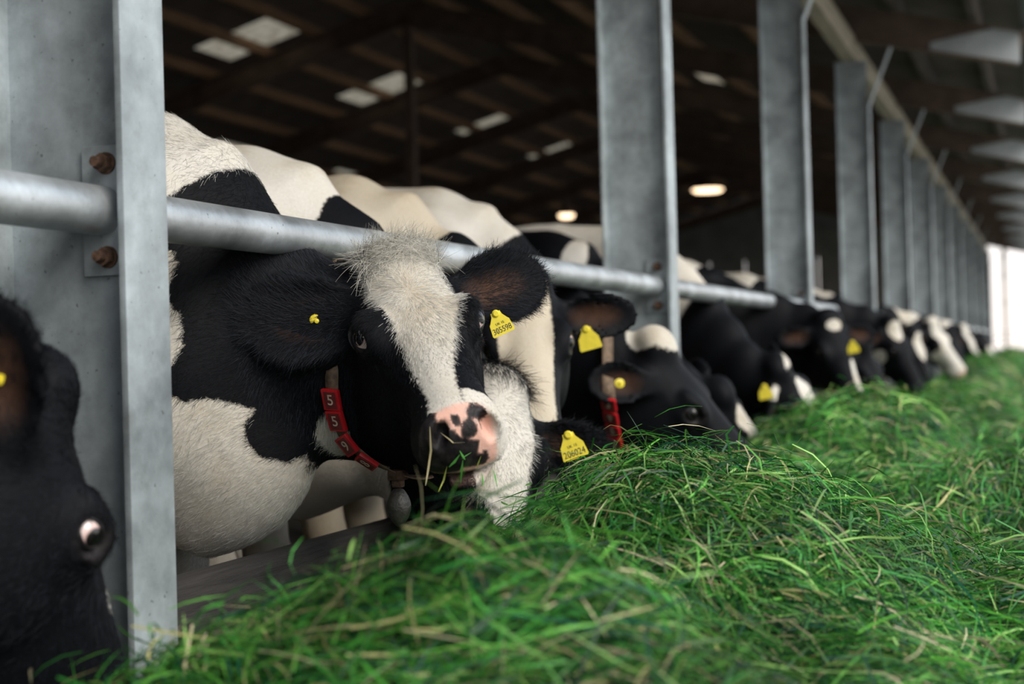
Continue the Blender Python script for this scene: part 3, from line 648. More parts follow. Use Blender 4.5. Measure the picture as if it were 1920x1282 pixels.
def blades(fz, xs, ys, Lr, Wr, lift, seed):
    r = np.random.default_rng(seed); n = len(xs); e = 0.012
    z = fz(xs, ys); gx = (fz(xs + e, ys) - z) / e; gy = (fz(xs, ys + e) - z) / e
    N = np.stack([-gx, -gy, np.ones(n)], 1); N /= np.linalg.norm(N, axis=1, keepdims=True)
    an = r.uniform(0, 2 * np.pi, n) + 0.0; base = np.stack([np.cos(an), np.sin(an), np.zeros(n)], 1)
    # strands lie mostly along a slowly turning grain
    gr = 1.2 * np.sin(xs * 2.3 + 1.0) + 1.0 * np.sin(ys * 1.9); al = r.random(n) < 0.45; an2 = gr + r.normal(0, 0.5, n)
    base[al] = np.stack([np.cos(an2), np.sin(an2), np.zeros(n)], 1)[al]
    T = base - (base * N).sum(1, keepdims=True) * N; T /= np.linalg.norm(T, axis=1, keepdims=True)
    pit = r.normal(0.10, 0.22, n) * lift; stick = r.random(n) < 0.05 * lift; pit[stick] = r.uniform(0.4, 1.0, stick.sum()); T = T * np.cos(pit)[:, None] + N * np.sin(pit)[:, None]
    S = np.cross(T, N); S /= np.linalg.norm(S, axis=1, keepdims=True); U = np.cross(S, T); ro = r.normal(0, 0.7, n)
    Wv = S * np.cos(ro)[:, None] + U * np.sin(ro)[:, None]
    L = r.uniform(*Lr, n) * r.choice([0.6, 1, 1, 1.5], n); Wd = r.uniform(*Wr, n); cu = r.normal(0, 0.28, n); cs = r.normal(0, 0.22, n); h0 = r.exponential(0.013, n) * (0.6 + lift * 0.6) - 0.006
    P = np.stack([xs, ys, z], 1); ts = np.array([-0.5, -0.17, 0.17, 0.5]); wp = np.array([0.75, 1.0, 0.85, 0.12]); V = np.empty((n, 8, 3), np.float32)
    for k, (t, w) in enumerate(zip(ts, wp)):
        c = P + T * (L * t)[:, None] + N * h0[:, None] + U * (L * -np.abs(cu) * t * t * 1.6)[:, None] + S * (L * cs * t * t * 1.5)[:, None]; V[:, 2 * k] = c + Wv * (Wd * w / 2)[:, None]; V[:, 2 * k + 1] = c - Wv * (Wd * w / 2)[:, None]
    o = np.arange(n)[:, None] * 8; Q = np.concatenate([o + np.array([[2 * k, 2 * k + 1, 2 * k + 3, 2 * k + 2]]) for k in range(3)])
    ci = r.choice(len(GREENS), n, p=GP); patch = 1 + 0.45 * np.sin(xs * 9.1 + 2 * np.sin(ys * 7.3)) * np.sin(ys * 8.3 + 1.7 * np.sin(xs * 6.1)); col = GREENS[ci] * (r.uniform(0.45, 1.45, n) * patch)[:, None]
    return V.reshape(-1, 3), Q, np.repeat(col, 8, 0)
def grass_object(name, label, fz, xr, yr, dens, Lr, Wr, seed, keep, lift=1.0, res=0.05):
    r = np.random.default_rng(seed); nx, ny = max(4, int((xr[1] - xr[0]) / res)), max(4, int((yr[1] - yr[0]) / res))
    gx, gy = np.meshgrid(np.linspace(*xr, nx), np.linspace(*yr, ny), indexing='ij'); gz = fz(gx, gy) - 0.004; V = np.stack([gx, gy, gz], -1).reshape(-1, 3); I = np.arange(nx * ny).reshape(nx, ny)
    Q = np.stack([I[:-1, :-1], I[1:, :-1], I[1:, 1:], I[:-1, 1:]], -1).reshape(-1, 4); vis = (gz > -0.02).reshape(-1); Q = Q[vis[Q].any(1)]
    n = int(dens * (xr[1] - xr[0]) * (yr[1] - yr[0])); xs = r.uniform(*xr, n); ys = r.uniform(*yr, n); k = keep(xs, ys); xs, ys = xs[k], ys[k]
    V2, Q2, c2 = blades(fz, xs, ys, Lr, Wr, lift, seed + 1)
    Va = np.concatenate([V, V2]); Qa = np.concatenate([Q, Q2 + len(V)]); me = mesh_np(name, Va, Qa); me.materials.append(MT['grass_bed']); me.materials.append(MT['grass'])
    mi = np.zeros(len(Qa), np.int32); mi[len(Q):] = 1; me.polygons.foreach_set('material_index', mi)
    color_attr(me, 'gcol', np.concatenate([np.tile((0.01, 0.04, 0.012), (len(V), 1)), c2]))
    o = link(name, me); tag(o, label, 'grass', None, 'stuff'); return o
def covered(x, y, me_):
    z = dome_z(HEAPS[me_], x, y) if me_ else bed_z(x, y); hi = np.full_like(z, -9)
    for k, h in HEAPS.items():
        if k != me_: hi = np.maximum(hi, dome_z(h, x, y))
    if me_: hi = np.maximum(hi, bed_z(x, y))
    return z < hi - 0.05
def heap(k, label, dens, Lr, Wr, seed, res=0.04):
    h = HEAPS[k]; f = lambda x, y: dome_z(h, x, y)
    def keep(x, y):
        r2 = ((x - h[0]) / h[2]) ** 2 + ((y - h[1]) / h[3]) ** 2
        return (r2 < 1.35) & ~covered(x, y, k) & (x > -1.36)
    grass_object('grass_heap', label, f, (max(-1.365, h[0] - h[2] * 1.2), h[0] + h[2] * 1.2), (h[1] - h[3] * 1.2, h[1] + h[3] * 1.2), dens, Lr, Wr, seed, keep, 1.0, res)
heap('front', 'nearest mound of cut green grass, blurred, below the cow with the white blaze', 46000, (0.05, 0.13), (0.0015, 0.0042), 11)
heap('middle', 'sharp mound of cut green grass in front of the black cow with white poll', 34000, (0.05, 0.13), (0.0015, 0.0042), 21)
heap('far', 'third mound of cut grass, before the white-faced cows past the second post', 10000, (0.06, 0.15), (0.002, 0.005), 31, 0.06)
heap('farther', 'low mound of cut grass behind the third mound', 3600, (0.07, 0.17), (0.003, 0.007), 41, 0.1)
heap('farthest', 'long mound of cut grass near the bright opening', 2200, (0.10, 0.20), (0.005, 0.010), 51, 0.15)
heap('last', 'farthest mound of cut grass at the end of the row', 500, (0.12, 0.25), (0.010, 0.02), 61, 0.25)
grass_object('grass_bed', 'long low bed of loose cut grass along the feed row between the mounds', bed_z, (-1.365, 0.9), (0.75, 38.5), 1, (0.05, 0.13), (0.002, 0.0045), 71,
    lambda x, y: np.zeros(len(x), bool), 1.0, 0.07) if False else None
def bed(y0, y1, dens, Lr, Wr, seed, label, res):
    grass_object('cut_grass', label, bed_z, (-1.365, 1.1), (y0, y1), dens, Lr, Wr, seed, lambda x, y: ~covered(x, y, None) & (bed_z(x, y) > 0.02) & ((x < 0.75) | (y > 3)), 1.0, res)
bed(1.0, 4.6, 12500, (0.05, 0.14), (0.0015, 0.0045), 71, 'loose cut grass spread around the two nearest mounds', 0.05)
bed(4.6, 12.0, 2700, (0.07, 0.16), (0.003, 0.008), 81, 'loose cut grass lying beside the third mound, blurred', 0.08)
bed(12.0, 38.6, 480, (0.10, 0.22), (0.007, 0.015), 91, 'loose cut grass lying along the far end of the row', 0.2)

# ------------------------------------------------------------------ the cows
def face_px(cow, pts, ax, val):
    """photo points carried onto a plane of the head: returns the two remaining head coordinates"""
    o = cow.R.T @ (CAM - cow.t); out = []
    for x, y in pts:
        d = cow.R.T @ ray(x, y); q = o + d * ((val - o[ax]) / d[ax]); out.append(np.delete(q, ax))
    return np.array(out)
def blaze(H, half, z0=-0.10, off=None):
    """white stripe down the face: half = [(x, half width)], off = sideways shift"""
    xs = [a for a, b in half]; w = np.interp(H[:, 0], xs, [b for a, b in half]); c = 0 if off is None else np.interp(H[:, 0], [a for a, b in off], [b for a, b in off])
    return np.minimum(np.minimum(w - np.abs(H[:, 1] - c), (H[:, 2] - z0) * 0.6), np.minimum(H[:, 0] - xs[0], xs[-1] - H[:, 0]))
def ear_tag_mesh(w=0.052, h=0.058):
    mb = MB(); pts = [(-0.012, 0), (0.012, 0), (0.014, -0.010), (w * 0.5 - 0.004, -0.022), (w * 0.5, -0.027), (w * 0.56, -h + 0.004), (w * 0.52, -h), (-w * 0.52, -h), (-w * 0.56, -h + 0.004), (-w * 0.5, -0.027), (-w * 0.5 + 0.004, -0.022), (-0.014, -0.010)]
    mb.prism(pts, 0.0022, Matrix.Translation((0, 0, -0.0011))); mb.lathe([(0.0095, 0.001), (0.0095, 0.003), (0.006, 0.006)], 16, Matrix.Translation((0, -0.004, 0))); return mb.mesh('ear_tag')
def text(cow_child, s, size, M, mat_, name='tag_number'):
    cu = bpy.data.curves.new(name, 'FONT'); cu.body = s; cu.size = size; cu.align_x = 'CENTER'; cu.align_y = 'CENTER'; cu.extrude = 0.0003; cu.resolution_u = 4
    t = bpy.data.objects.new('t', cu); C.objects.link(t); me = bpy.data.meshes.new_from_object(t.evaluated_get(bpy.context.evaluated_depsgraph_get())); bpy.data.objects.remove(t); bpy.data.curves.remove(cu)
    me.name = name; me.materials.clear(); o = link(name, me, mat_, cow_child); o.matrix_local = M; return o
def tag_at(cow, P, nrm_, upv, number=None, small='', scale=1.0):
    z = nrm(nrm_); y = np.asarray(upv, float); y = nrm(y - z * (y @ z)); x = np.cross(y, z); M = Matrix.Identity(4)
    for i in range(3): M[i][0], M[i][1], M[i][2], M[i][3] = x[i] * scale, y[i] * scale, z[i] * scale, P[i]
    me = ear_tag_mesh(); o = cow.child('ear_tag', me, MT['yellow'], M)
    if number: text(o, number, 0.0205, Matrix.Translation((0, -0.0455, 0.0014)) @ Matrix.Diagonal((0.80, 1.0, 1, 1)), MT['ink'])
    if small: text(o, small, 0.0085, Matrix.Translation((0, -0.0295, 0.0014)), MT['ink'])
    return o
def ear_point(cow, i, a, v=0.0, lift=0.012):
    b, e1, e3, L, wd = cow.ears[i]; e1 = nrm(e1); e3 = nrm(np.asarray(e3) - np.dot(e3, e1) * e1); e2 = np.cross(e3, e1)
    cup = np.interp(a, [0, 0.25, 0.6, 1.0], [1.0, 0.85, 0.5, 0.12]); c = cup * v * v / wd * 0.85 - 0.02 * a * (1 - a)
    return cow.Hw(b + e1 * a * L + e2 * v + e3 * (c + lift)), cow.R @ e1, cow.R @ e2, cow.R @ e3
def tag_stud(cow, P, n, r=0.013):
    z = Vector(nrm(n)); M = Matrix.Translation(Vector(P)) @ z.to_track_quat('Z', 'Y').to_matrix().to_4x4()
    mb = MB(); mb.lathe([(r, 0), (r, 0.003), (r * 0.8, 0.005), (r * 0.35, 0.0055), (r * 0.3, 0.010), (r * 0.1, 0.011)], 20); return cow.child('tag_button', mb.mesh('tag_button'), MT['yellow'], M)
from mathutils.bvhtree import BVHTree
def surf(cow, px):
    """where the sight line through a photo point meets the cow"""
    if not hasattr(cow, 'bvh'): cow.bvh = BVHTree.FromPolygons(cow.V.tolist(), cow.Q.tolist())
    d = ray(*px); h = cow.bvh.ray_cast(Vector(CAM), Vector(d)); return np.array(h[0]) if h[0] is not None else None
def neck_ring(cow, g, off=0.007, N=120):
    """taut loop around the neck behind the jaw; g gives its place along the head for each height"""
    hd = cow.to_head(cow.V).astype(float); m = (np.abs(hd[:, 0] - g(hd[:, 2])) < cow.h * 0.9) & (np.abs(hd[:, 1]) < np.where(hd[:, 2] > -0.125, 0.115, 0.20)) & (hd[:, 2] > -0.46) & (hd[:, 2] < 0.06)
    pts = sorted(set(zip(hd[m, 1].round(4), hd[m, 2].round(4))))
    def half(ps):
        h = []
        for p in ps:
            while len(h) > 1 and (h[-1][0] - h[-2][0]) * (p[1] - h[-2][1]) - (h[-1][1] - h[-2][1]) * (p[0] - h[-2][0]) <= 0: h.pop()
            h.append(p)
        return h[:-1]
    hull = np.array(half(pts) + half(pts[::-1])); c = hull.mean(0); hl = np.vstack([hull, hull[:1]]); s = np.r_[0, np.cumsum(np.linalg.norm(np.diff(hl, axis=0), axis=1))]
    t = np.linspace(0, s[-1], N, endpoint=False); R2 = np.stack([np.interp(t, s, hl[:, 0]), np.interp(t, s, hl[:, 1])], 1)
    for _ in range(4): R2 = (np.roll(R2, 1, 0) + 2 * R2 + np.roll(R2, -1, 0)) / 4
    tg = np.roll(R2, -1, 0) - np.roll(R2, 1, 0); nn = np.stack([tg[:, 1], -tg[:, 0]], 1); nn /= np.linalg.norm(nn, axis=1, keepdims=True); R2 = R2 + nn * off
    HH = np.stack([g(R2[:, 1]), R2[:, 0], R2[:, 1]], 1); W3 = cow.t + HH @ cow.R.T; tg3 = np.roll(W3, -1, 0) - np.roll(W3, 1, 0); tg3 /= np.linalg.norm(tg3, axis=1, keepdims=True)
    O3 = np.stack([0 * nn[:, 0], nn[:, 0], nn[:, 1]], 1) @ cow.R.T; O3 -= (O3 * tg3).sum(1, keepdims=True) * tg3; O3 /= np.linalg.norm(O3, axis=1, keepdims=True); n = np.cross(O3, tg3); n *= np.sign(n @ cow.R[:, 0])[:, None]
    return W3, O3, n
def strap(cow, ring, width, mat_, name='collar'):
    W3, O3, n = ring; V = []; t = 0.0022
    for w, o, k in zip(W3, O3, n): V += [w + k * width / 2, w - k * width / 2, w - k * width / 2 + o * t, w + k * width / 2 + o * t]
    N = len(W3); Q = [(4 * i + k, 4 * i + (k + 1) % 4, 4 * ((i + 1) % N) + (k + 1) % 4, 4 * ((i + 1) % N) + k) for i in range(N) for k in range(4)]
    return cow.child(name, mesh_np(name, np.array(V) - cow.base, Q), mat_)
def project(P):
    d = np.asarray(P) - CAM; z = d @ FWD; return np.stack([960 + FPX * (d @ RGT) / z, 641 - FPX * (d @ UPV) / z], -1)
def ring_frame(ring, i):
    W3, O3, n = ring; z = O3[i]; t = nrm(W3[(i + 1) % len(W3)] - W3[i - 1]); return W3[i], z, t, n[i]
def soften(cow, ring):
    """turn the strap's faces to lie flat on the hide"""
    if not hasattr(cow, 'bvh'): cow.bvh = BVHTree.FromPolygons(cow.V.tolist(), cow.Q.tolist())
    W3, O3, n = ring; N3 = np.array([tuple(cow.bvh.find_nearest(Vector(w))[1]) for w in W3]); N3 *= np.sign((N3 * O3).sum(1))[:, None]; O = O3 * 0.3 + N3
    tg = np.roll(W3, -1, 0) - np.roll(W3, 1, 0); tg /= np.linalg.norm(tg, axis=1, keepdims=True)
    for _ in range(8): O = (np.roll(O, 1, 0) + 2 * O + np.roll(O, -1, 0)) / 4
    O -= (O * tg).sum(1, keepdims=True) * tg; O /= np.linalg.norm(O, axis=1, keepdims=True); k = np.cross(O, tg); k *= np.sign((k * n).sum(1))[:, None]
    return W3, O, k
def add_collar(cow, g, plates, width=0.034, weight_px=None, digits='', size=0.03, flip=1, plen=0.042, soft=True):
    """webbing collar with numbered red plates at the photo points given, and a hanging weight"""
    ring = neck_ring(cow, g); ring = soften(cow, ring) if soft else ring; col = strap(cow, ring, width, MT['webbing']); pr = project(ring[0]); dep = (ring[0] - CAM) @ FWD; vis = ((ring[0] - ring[0].mean(0)) @ (CAM - ring[0].mean(0)) > -0.10)
    def at(px): return int(np.argmin(np.where(vis, ((pr - np.array(px)) ** 2).sum(1), 1e9)))
    for k, px in enumerate(plates):
        i = at(px); w, z, t, nn = ring_frame(ring, i); t = t * flip; M = Matrix.Identity(4); y = -t; x = np.cross(y, z)
        for j in range(3): M[j][0], M[j][1], M[j][2], M[j][3] = x[j], y[j], z[j], (w + z * 0.004 - cow.base)[j]
        mb = MB(); mb.box((0, 0, 0.003), (width + 0.010, plen, 0.009), bevel=0.002); pl = link('number_plate', mb.mesh('number_plate'), MT['red'], col); pl.matrix_local = M
        f = MB().box((0, 0, 0.0078), (width - 0.002, plen - 0.008, 0.0008)).build('plate_face', MT['maroon'], col); f.matrix_local = M
        if k < len(digits): text(col, digits[k], size, M @ Matrix.Translation((0, 0, 0.0085)), MT['white_ink'], 'plate_number')
    if weight_px:
        i = at(weight_px); w, z, t, nn = ring_frame(ring, i); p = Vector(w - cow.base) + Vector((0, 0, 0.008))
        k = MB(); k.box(p + Vector((0, 0, -0.012)), (0.032, 0.030, 0.020), bevel=0.004); k.box(p + Vector((0, 0, -0.026)), (0.020, 0.020, 0.020), bevel=0.004); k.build('weight_clip', MT['rust'], col)
        prof = [(0.002, -0.036)] + [(0.0235 * math.sin(math.pi * (0.06 + 0.90 * q)) ** 0.75, -0.036 - 0.074 * q) for q in np.linspace(0.05, 0.98, 12)] + [(0.002, -0.111)]
        k = MB(); k.lathe(prof[::-1], 24, Matrix.Translation(p)); k.build('collar_weight', MT['stone'], col)
    return ring
def tail(cow):
    pts = [cow.B(q) for q in ((-1.62, 0, 1.27), (-1.74, 0.0, 1.15), (-1.78, 0.01, 0.85), (-1.77, 0.02, 0.5), (-1.77, 0.02, 0.3))]; rad = [0.035, 0.028, 0.02, 0.028, 0.008]; V = []; n = 8
    for p, r in zip(pts, rad): V += [p + r * np.array((math.cos(2 * math.pi * k / n), math.sin(2 * math.pi * k / n), 0)) for k in range(n)]
    Q = [(i * n + k, i * n + (k + 1) % n, (i + 1) * n + (k + 1) % n, (i + 1) * n + k) for i in range(len(pts) - 1) for k in range(n)]
    cow.child('tail', mesh_np('tail', np.array(V) - cow.base, Q), cow.me.materials[0])

# ---- the cow with the white blaze
hero = Cow(-1.74, 2.42, (-1.1544, 2.4623, 1.056), (0.5407, -0.7174, -0.4393), (0.1262, -0.4471, 0.8855), h=0.006, ztop=1.415, neck_b=1.15, neck_a=(0.32, 0.215, 0.155, 0.135), neck_mid=(-1.42, 2.50, 0.90), width=0.9,
    ears=[(np.array((0.035, -0.085, -0.058)), np.array((-0.10, -1.0, 0.02)), np.array((0.62, -0.10, 0.42)), 0.205, 0.074),
          (np.array((0.035, 0.085, -0.058)), np.array((-0.12, 1.0, 0.06)), np.array((0.62, 0.10, 0.42)), 0.205, 0.072)])
def hero_paint(s, V, H):
    XZ = V[:, [0, 2]]
    black = [(x, z) for x, y, z in (at_Y(a, b, 2.30) for a, b in ((366, 465), (372, 500), (364, 560), (386, 600), (390, 650), (366, 700), (370, 735), (388, 752), (414, 745), (440, 757), (462, 770), (450, 800), (452, 830), (472, 862), (506, 874), (540, 848), (588, 820), (622, 810), (606, 792), (614, 772), (640, 762), (672, 800), (760, 800), (800, 600), (760, 400), (640, 400), (585, 415), (560, 440), (480, 455), (420, 440)))]
    patch = [(x, z) for x, y, z in (at_Y(a, b, 2.40) for a, b in ((380, 480), (398, 390), (412, 360), (440, 325), (470, 306), (488, 330), (505, 340), (522, 372), (535, 410), (560, 480)))]
    sdB = np.maximum(poly_sd(XZ, black), poly_sd(XZ, patch)); near_head = 0.40 - np.linalg.norm(H - np.array((0.22, 0, -0.05)), axis=1)
    inhead = np.minimum(np.maximum(np.minimum(np.minimum(near_head, H[:, 0] + 0.10), H[:, 2] + 0.14), np.minimum(near_head, H[:, 0] - 0.06)), V[:, 0] + 1.33); sdB = np.maximum(sdB, inhead); 
    white = np.maximum(-sdB, -blob(V, (-1.275, 2.40, 0.752), (0.032, 0.09, 0.045)))
    L = face_px(s, ((672, 500), (693, 551), (729, 587), (752, 624), (770, 660), (797, 709), (802, 741), (800, 777), (806, 800)), 2, 0.014); R = face_px(s, ((818, 497), (838, 529), (863, 551), (852, 587), (849, 633), (847, 664), (856, 700), (874, 732), (895, 760)), 2, 0.014)
    P = [(-0.10, -0.04)] + [(-0.055, -0.075)] + [tuple(q) for q in L] + [(0.56, -0.03), (0.60, 0.02), (0.60, 0.14), (0.53, 0.12)] + [tuple(q) for q in R[::-1]] + [(-0.05, 0.078), (-0.10, 0.05)]
    b = poly_sd(H[:, :2], P); b = np.minimum(b, (H[:, 2] + 0.075) * 0.7)
    side = np.minimum(np.minimum(H[:, 0] - 0.455, H[:, 1] - 0.012), 0.03)         # the pale right corner of the muzzle and the chin
    b = np.maximum(b, side); white = np.where(near_head > 0.0, np.maximum(white, np.where(inhead > -0.03, b, -1)), white)
    # muzzle: pink skin with black spots, read in the plane across the nose
    pad = np.clip((H[:, 0] - 0.49) / 0.006, 0, 1) * np.clip((H[:, 2] + 0.137) / 0.006, 0, 1)
    yz = H[:, 1:3]; blk = np.zeros(len(H))
    def z2(pts): return face_px(s, [(760 + a / 6.41, 740 + c / 6.41) for a, c in pts], 0, 0.535)
    spots = [((590, 340), (680, 330), (690, 400), (640, 420), (595, 400)), ((730, 370), (800, 335), (860, 370), (880, 460), (820, 520), (760, 540), (690, 510), (690, 450)),
             ((775, 290), (850, 240), (1000, 260), (1040, 330), (1000, 390), (930, 430), (905, 360), (860, 335), (790, 345)), ((480, 450), (590, 450), (660, 520), (890, 550), (880, 600), (860, 700), (930, 720), (1000, 700), (1010, 780), (960, 860), (700, 880), (640, 960), (100, 1100), (-200, 700), (100, 250), (300, 220), (430, 290), (500, 320), (420, 360), (415, 440)),
             ((945, 670), (1000, 680), (1000, 790), (940, 740))]
    sb = np.full(len(H), -9.0)
    pad *= np.clip(0.5 + poly_sd(yz, z2(((300, 290), (440, 250), (800, 215), (960, 240), (1045, 300), (1085, 420), (1120, 600), (1130, 830), (960, 890), (640, 980), (300, 1050), (-200, 1000), (-200, 300)))) * 120, 0, 1)
    for p in spots: sb = np.maximum(sb, poly_sd(yz, z2(p)))
    blk = np.clip(0.5 + sb * 300, 0, 1); nose = np.clip((H[:, 0] - 0.47) / 0.03, 0, 1)
    pink = pad * (1 - blk) * np.clip(0.095 - np.abs(H[:, 1]), 0, 0.03) / 0.03; pass
    lip = np.clip(1 - ((H[:, 0] - 0.50) / 0.03) ** 2 - ((H[:, 2] + 0.152) / 0.012) ** 2, 0, 1) * (H[:, 1] > -0.03); pink = np.maximum(pink, 0.35 * lip)
    wm = np.where((H[:, 0] > 0.49) & (H[:, 0] < 0.6) & (near_head > 0), np.where(blk > 0.5, -0.05, white), white)
    mz, lid = s.skin(H, 1.0); dark = np.clip(np.maximum(pad * blk, lid * 0.9) * (near_head > 0), 0, 1)
    return wm, pink * (near_head > 0), dark, s.earmask(H)
hero.build('cow', hero_paint, MT['coat'], 'black cow with broad white face blaze and spotted pink nose, head raised over the grass')
hero.eye_dir = (1.05, 0.52); hero.eye_mat = 'eye'; hero.eye_scale = 1.12; hero.eye_out = 0.0025; hero.eyes(look=(-0.55, -0.02))
add_collar(hero, lambda z: 0.104 + 0.14 * np.maximum(-0.13 - z, 0) + 0.4 * np.maximum(-0.26 - z, 0) - 1.7 * np.clip(z + 0.125, 0, 0.2), [(631, 745), (642, 785), (663, 822), (693, 852)], weight_px=(745, 893), digits='5598', size=0.030, width=0.028)
p, e1, e2, e3 = ear_point(hero, 1, 0.30, 0.0, 0.014); tag_at(hero, at_depth(928, 585, (p - CAM) @ FWD - 0.035), nrm(CAM - p) + 0.15 * np.array((1, 0, 0)), hero.R[:, 2] * 0.95 + RGT * -0.26, '305598', 'UK 15', 0.78)
p, e1, e2, e3 = ear_point(hero, 0, 0.40, 0.0, 0.034); tag_stud(hero, p, e3 + 0.2 * e2, 0.014)
tail(hero)

# ---- the other cows
def spots(V, base_white, whites=(), blacks=()):
    w = np.full(len(V), 0.3 if base_white else -0.3, np.float32)
    for c, r in whites: w = np.maximum(w, -blob(V, c, r))
    for c, r in blacks: w = np.minimum(w, blob(V, c, r))
    return w
def painter(base_white=False, whites=(), blacks=(), face=None, face_z=-0.10, off=None, hwhites=(), socks=0.5, headblack=True, pinknose=0.0, hblacks=()):
    def f(s, V, H):
        w = spots(V - np.array((s.wx, s.yc, 0)), base_white, whites, blacks)
        w = np.maximum(w, np.minimum(socks - V[:, 2], 0.1)); nh = 0.36 - np.linalg.norm(H - np.array((0.24, 0, -0.06)), axis=1); nh = np.minimum(nh, H[:, 0] + 0.10)
        if headblack: w = np.where(nh > -0.05, np.minimum(w, -nh), w)
        hw = np.full(len(V), -1.0)
        if face: hw = blaze(H, face, face_z, off)
        for c, r in hwhites: hw = np.maximum(hw, -blob(H, c, r))
        for c, r in hblacks: hw = np.minimum(hw, blob(H, c, r))
        w = np.where((nh > -0.03), np.maximum(w, hw), w)
        mz, lid = s.skin(H); near_ = nh > 0; dark = np.clip(np.maximum(mz * (1 - pinknose), lid * 0.9), 0, 1) * near_
        return w, mz * pinknose * near_, dark, s.earmask(H) * 0.8
    return f
SE = Cow.std_ears
# the head at the bottom left
def head_axes(nose, up): n = nrm(nose); l = nrm(np.cross(up, n)); return np.stack([n, l, np.cross(n, l)], 1)
C0R = head_axes((0.1, 0.357, -0.929), (0.429, 0.827, 0.364))
c0 = Cow(-2.15, 0.78, (-1.269, 1.537, 0.871), (0.1, 0.357, -0.929), (0.429, 0.827, 0.364), h=0.010, ztop=1.4, width=0.78,
    ears=[(np.array((0.03, -0.085, -0.075)), C0R.T @ nrm((0.16, -0.34, 0.85)), C0R.T @ nrm((0.45, -0.80, -0.30)), 0.20, 0.062), (np.array((0.03, 0.085, -0.065)), np.array((-0.5, 0.85, 0.10)), np.array((0.3, 0.5, -0.5)), 0.20, 0.066)])
c0.build('cow', painter(hwhites=[((0.30, -0.02, -0.02), (0.01, 0.012, 0.03))], socks=0.1), MT['coat'], 'all black cow with head down left of the nearest steel post')
c0.eye_dir = (0.12, 0.05); c0.eye_mat = 'eye'; c0.eyes(look=(0.30, 0.1)); p, e1, e2, e3 = ear_point(c0, 0, 0.42, 0.0, 0.004); tag_stud(c0, p, e3, 0.015); tail(c0)
# eating with a white forehead, right of the first cow's muzzle
c2 = Cow(-1.86, 2.99, (-1.135, 2.89, 0.812), (0.368, -0.775, -0.513), (0.44, -0.342, 0.831), h=0.0095, ztop=1.43, width=0.78, crest=0,
    ears=[(np.array((0.045, -0.09, -0.06)), np.array((0.05, -1.0, -0.25)), np.array((0.6, -0.1, 0.45)), 0.20, 0.060), (np.array((0.045, 0.09, -0.06)), np.array((0.0, 1.0, -0.12)), np.array((0.62, 0.1, 0.42)), 0.205, 0.060)])
c2.build('cow', painter(True, whites=(), blacks=[((0.42, 0, 1.08), (0.13, 0.5, 0.40)), ((0.70, 0, 0.9), (0.30, 0.5, 0.40)), ((-0.9, -0.3, 0.9), (0.35, 0.3, 0.3))], face=[(-0.012, 0.06), (0.03, 0.085), (0.10, 0.090), (0.2, 0.075), (0.3, 0.055), (0.42, 0.032), (0.60, 0.028)], off=[(0, -0.012), (0.3, 0.0), (0.6, 0.01)]), MT['coat'], 'white-backed cow eating with a white forehead under a black forelock')
c2.eyes(); p, e1, e2, e3 = ear_point(c2, 1, 0.36, 0.0, 0.014); tag_at(c2, at_depth(1064, 812, (p - CAM) @ FWD - 0.035), nrm(CAM - p), UPV * 0.93 - RGT * 0.34, '206024', 'UK 15')
tail(c2)
c3 = Cow(-1.92, 3.66, (-1.258, 3.43, 1.07), (0.31, -0.68, -0.665), (0.25, -0.61, 0.75), h=0.009, ztop=1.43, width=0.78,
    ears=[(np.array((0.045, -0.09, -0.06)), np.array((0.05, -1.0, -0.1)), np.array((0.6, -0.1, 0.45)), 0.20, 0.062), (np.array((0.045, 0.09, -0.06)), np.array((0.0, 1.0, -0.05)), np.array((0.62, 0.1, 0.42)), 0.21, 0.062)])
c3.build('cow', painter(True, blacks=[((0.60, 0, 0.95), (0.36, 0.5, 0.36)), ((-0.9, 0.2, 0.9), (0.5, 0.3, 0.3))], face=[(-0.05, 0.05), (0.05, 0.075), (0.2, 0.070), (0.35, 0.055), (0.5, 0.05), (0.6, 0.05)], off=[(0, -0.01), (0.6, 0.0)], pinknose=0.7, hwhites=[((0.12, 0.13, -0.09), (0.03, 0.02, 0.03))]), MT['coat_warm'], 'cream-backed cow with white face half hidden behind a black ear')
c3.eye_mat = 'eye'; c3.eyes(look=(0.25, 0.0)); p, e1, e2, e3 = ear_point(c3, 1, 0.36, 0.0, 0.014); tag_at(c3, at_depth(1098, 614, (p - CAM) @ FWD - 0.03), nrm(CAM - p), UPV * 0.9 - RGT * 0.25); tail(c3)
C4R = head_axes((0.62, 0.30, -0.70), (0.72, -0.02, 0.69))
c4 = Cow(-1.95, 4.34, (-1.115, 4.165, 0.905), (0.62, 0.30, -0.70), (0.72, -0.02, 0.69), h=0.010, ztop=1.47, width=0.78, hs=1.12,
    ears=[(np.array((0.045, -0.088, -0.06)), C4R.T @ nrm((-0.72, -0.55, 0.05)), C4R.T @ nrm((0.42, -0.80, 0.05)), 0.17, 0.060), (np.array((0.045, 0.088, -0.06)), np.array((-0.3, 1.0, -0.15)), np.array((0.5, 0.3, 0.3)), 0.18, 0.055)])
c4.build('cow', painter(True, blacks=[((0.62, 0, 0.95), (0.42, 0.6, 0.42)), ((0.1, -0.35, 1.05), (0.28, 0.25, 0.16)), ((-0.9, 0.2, 0.9), (0.5, 0.3, 0.3))], hwhites=[((-0.03, 0.0, 0.05), (0.080, 0.075, 0.09))]), MT['coat'], 'black-faced cow with a white poll tuft and red collar before the second post')
c4.eyes(); p, e1, e2, e3 = ear_point(c4, 0, 0.45, 0.0, 0.006); tag_stud(c4, p, e3, 0.017); tail(c4)
_q = c4.to_head(at_depth(1152, 795, 4.2)[None].astype(np.float32))[0]; add_collar(c4, lambda z: _q[0] - 0.03 - 1.2 * (z - _q[2]), [(1152, 752), (1152, 778), (1152, 803), (1152, 830)], digits='3958', size=0.034, width=0.038, soft=False)

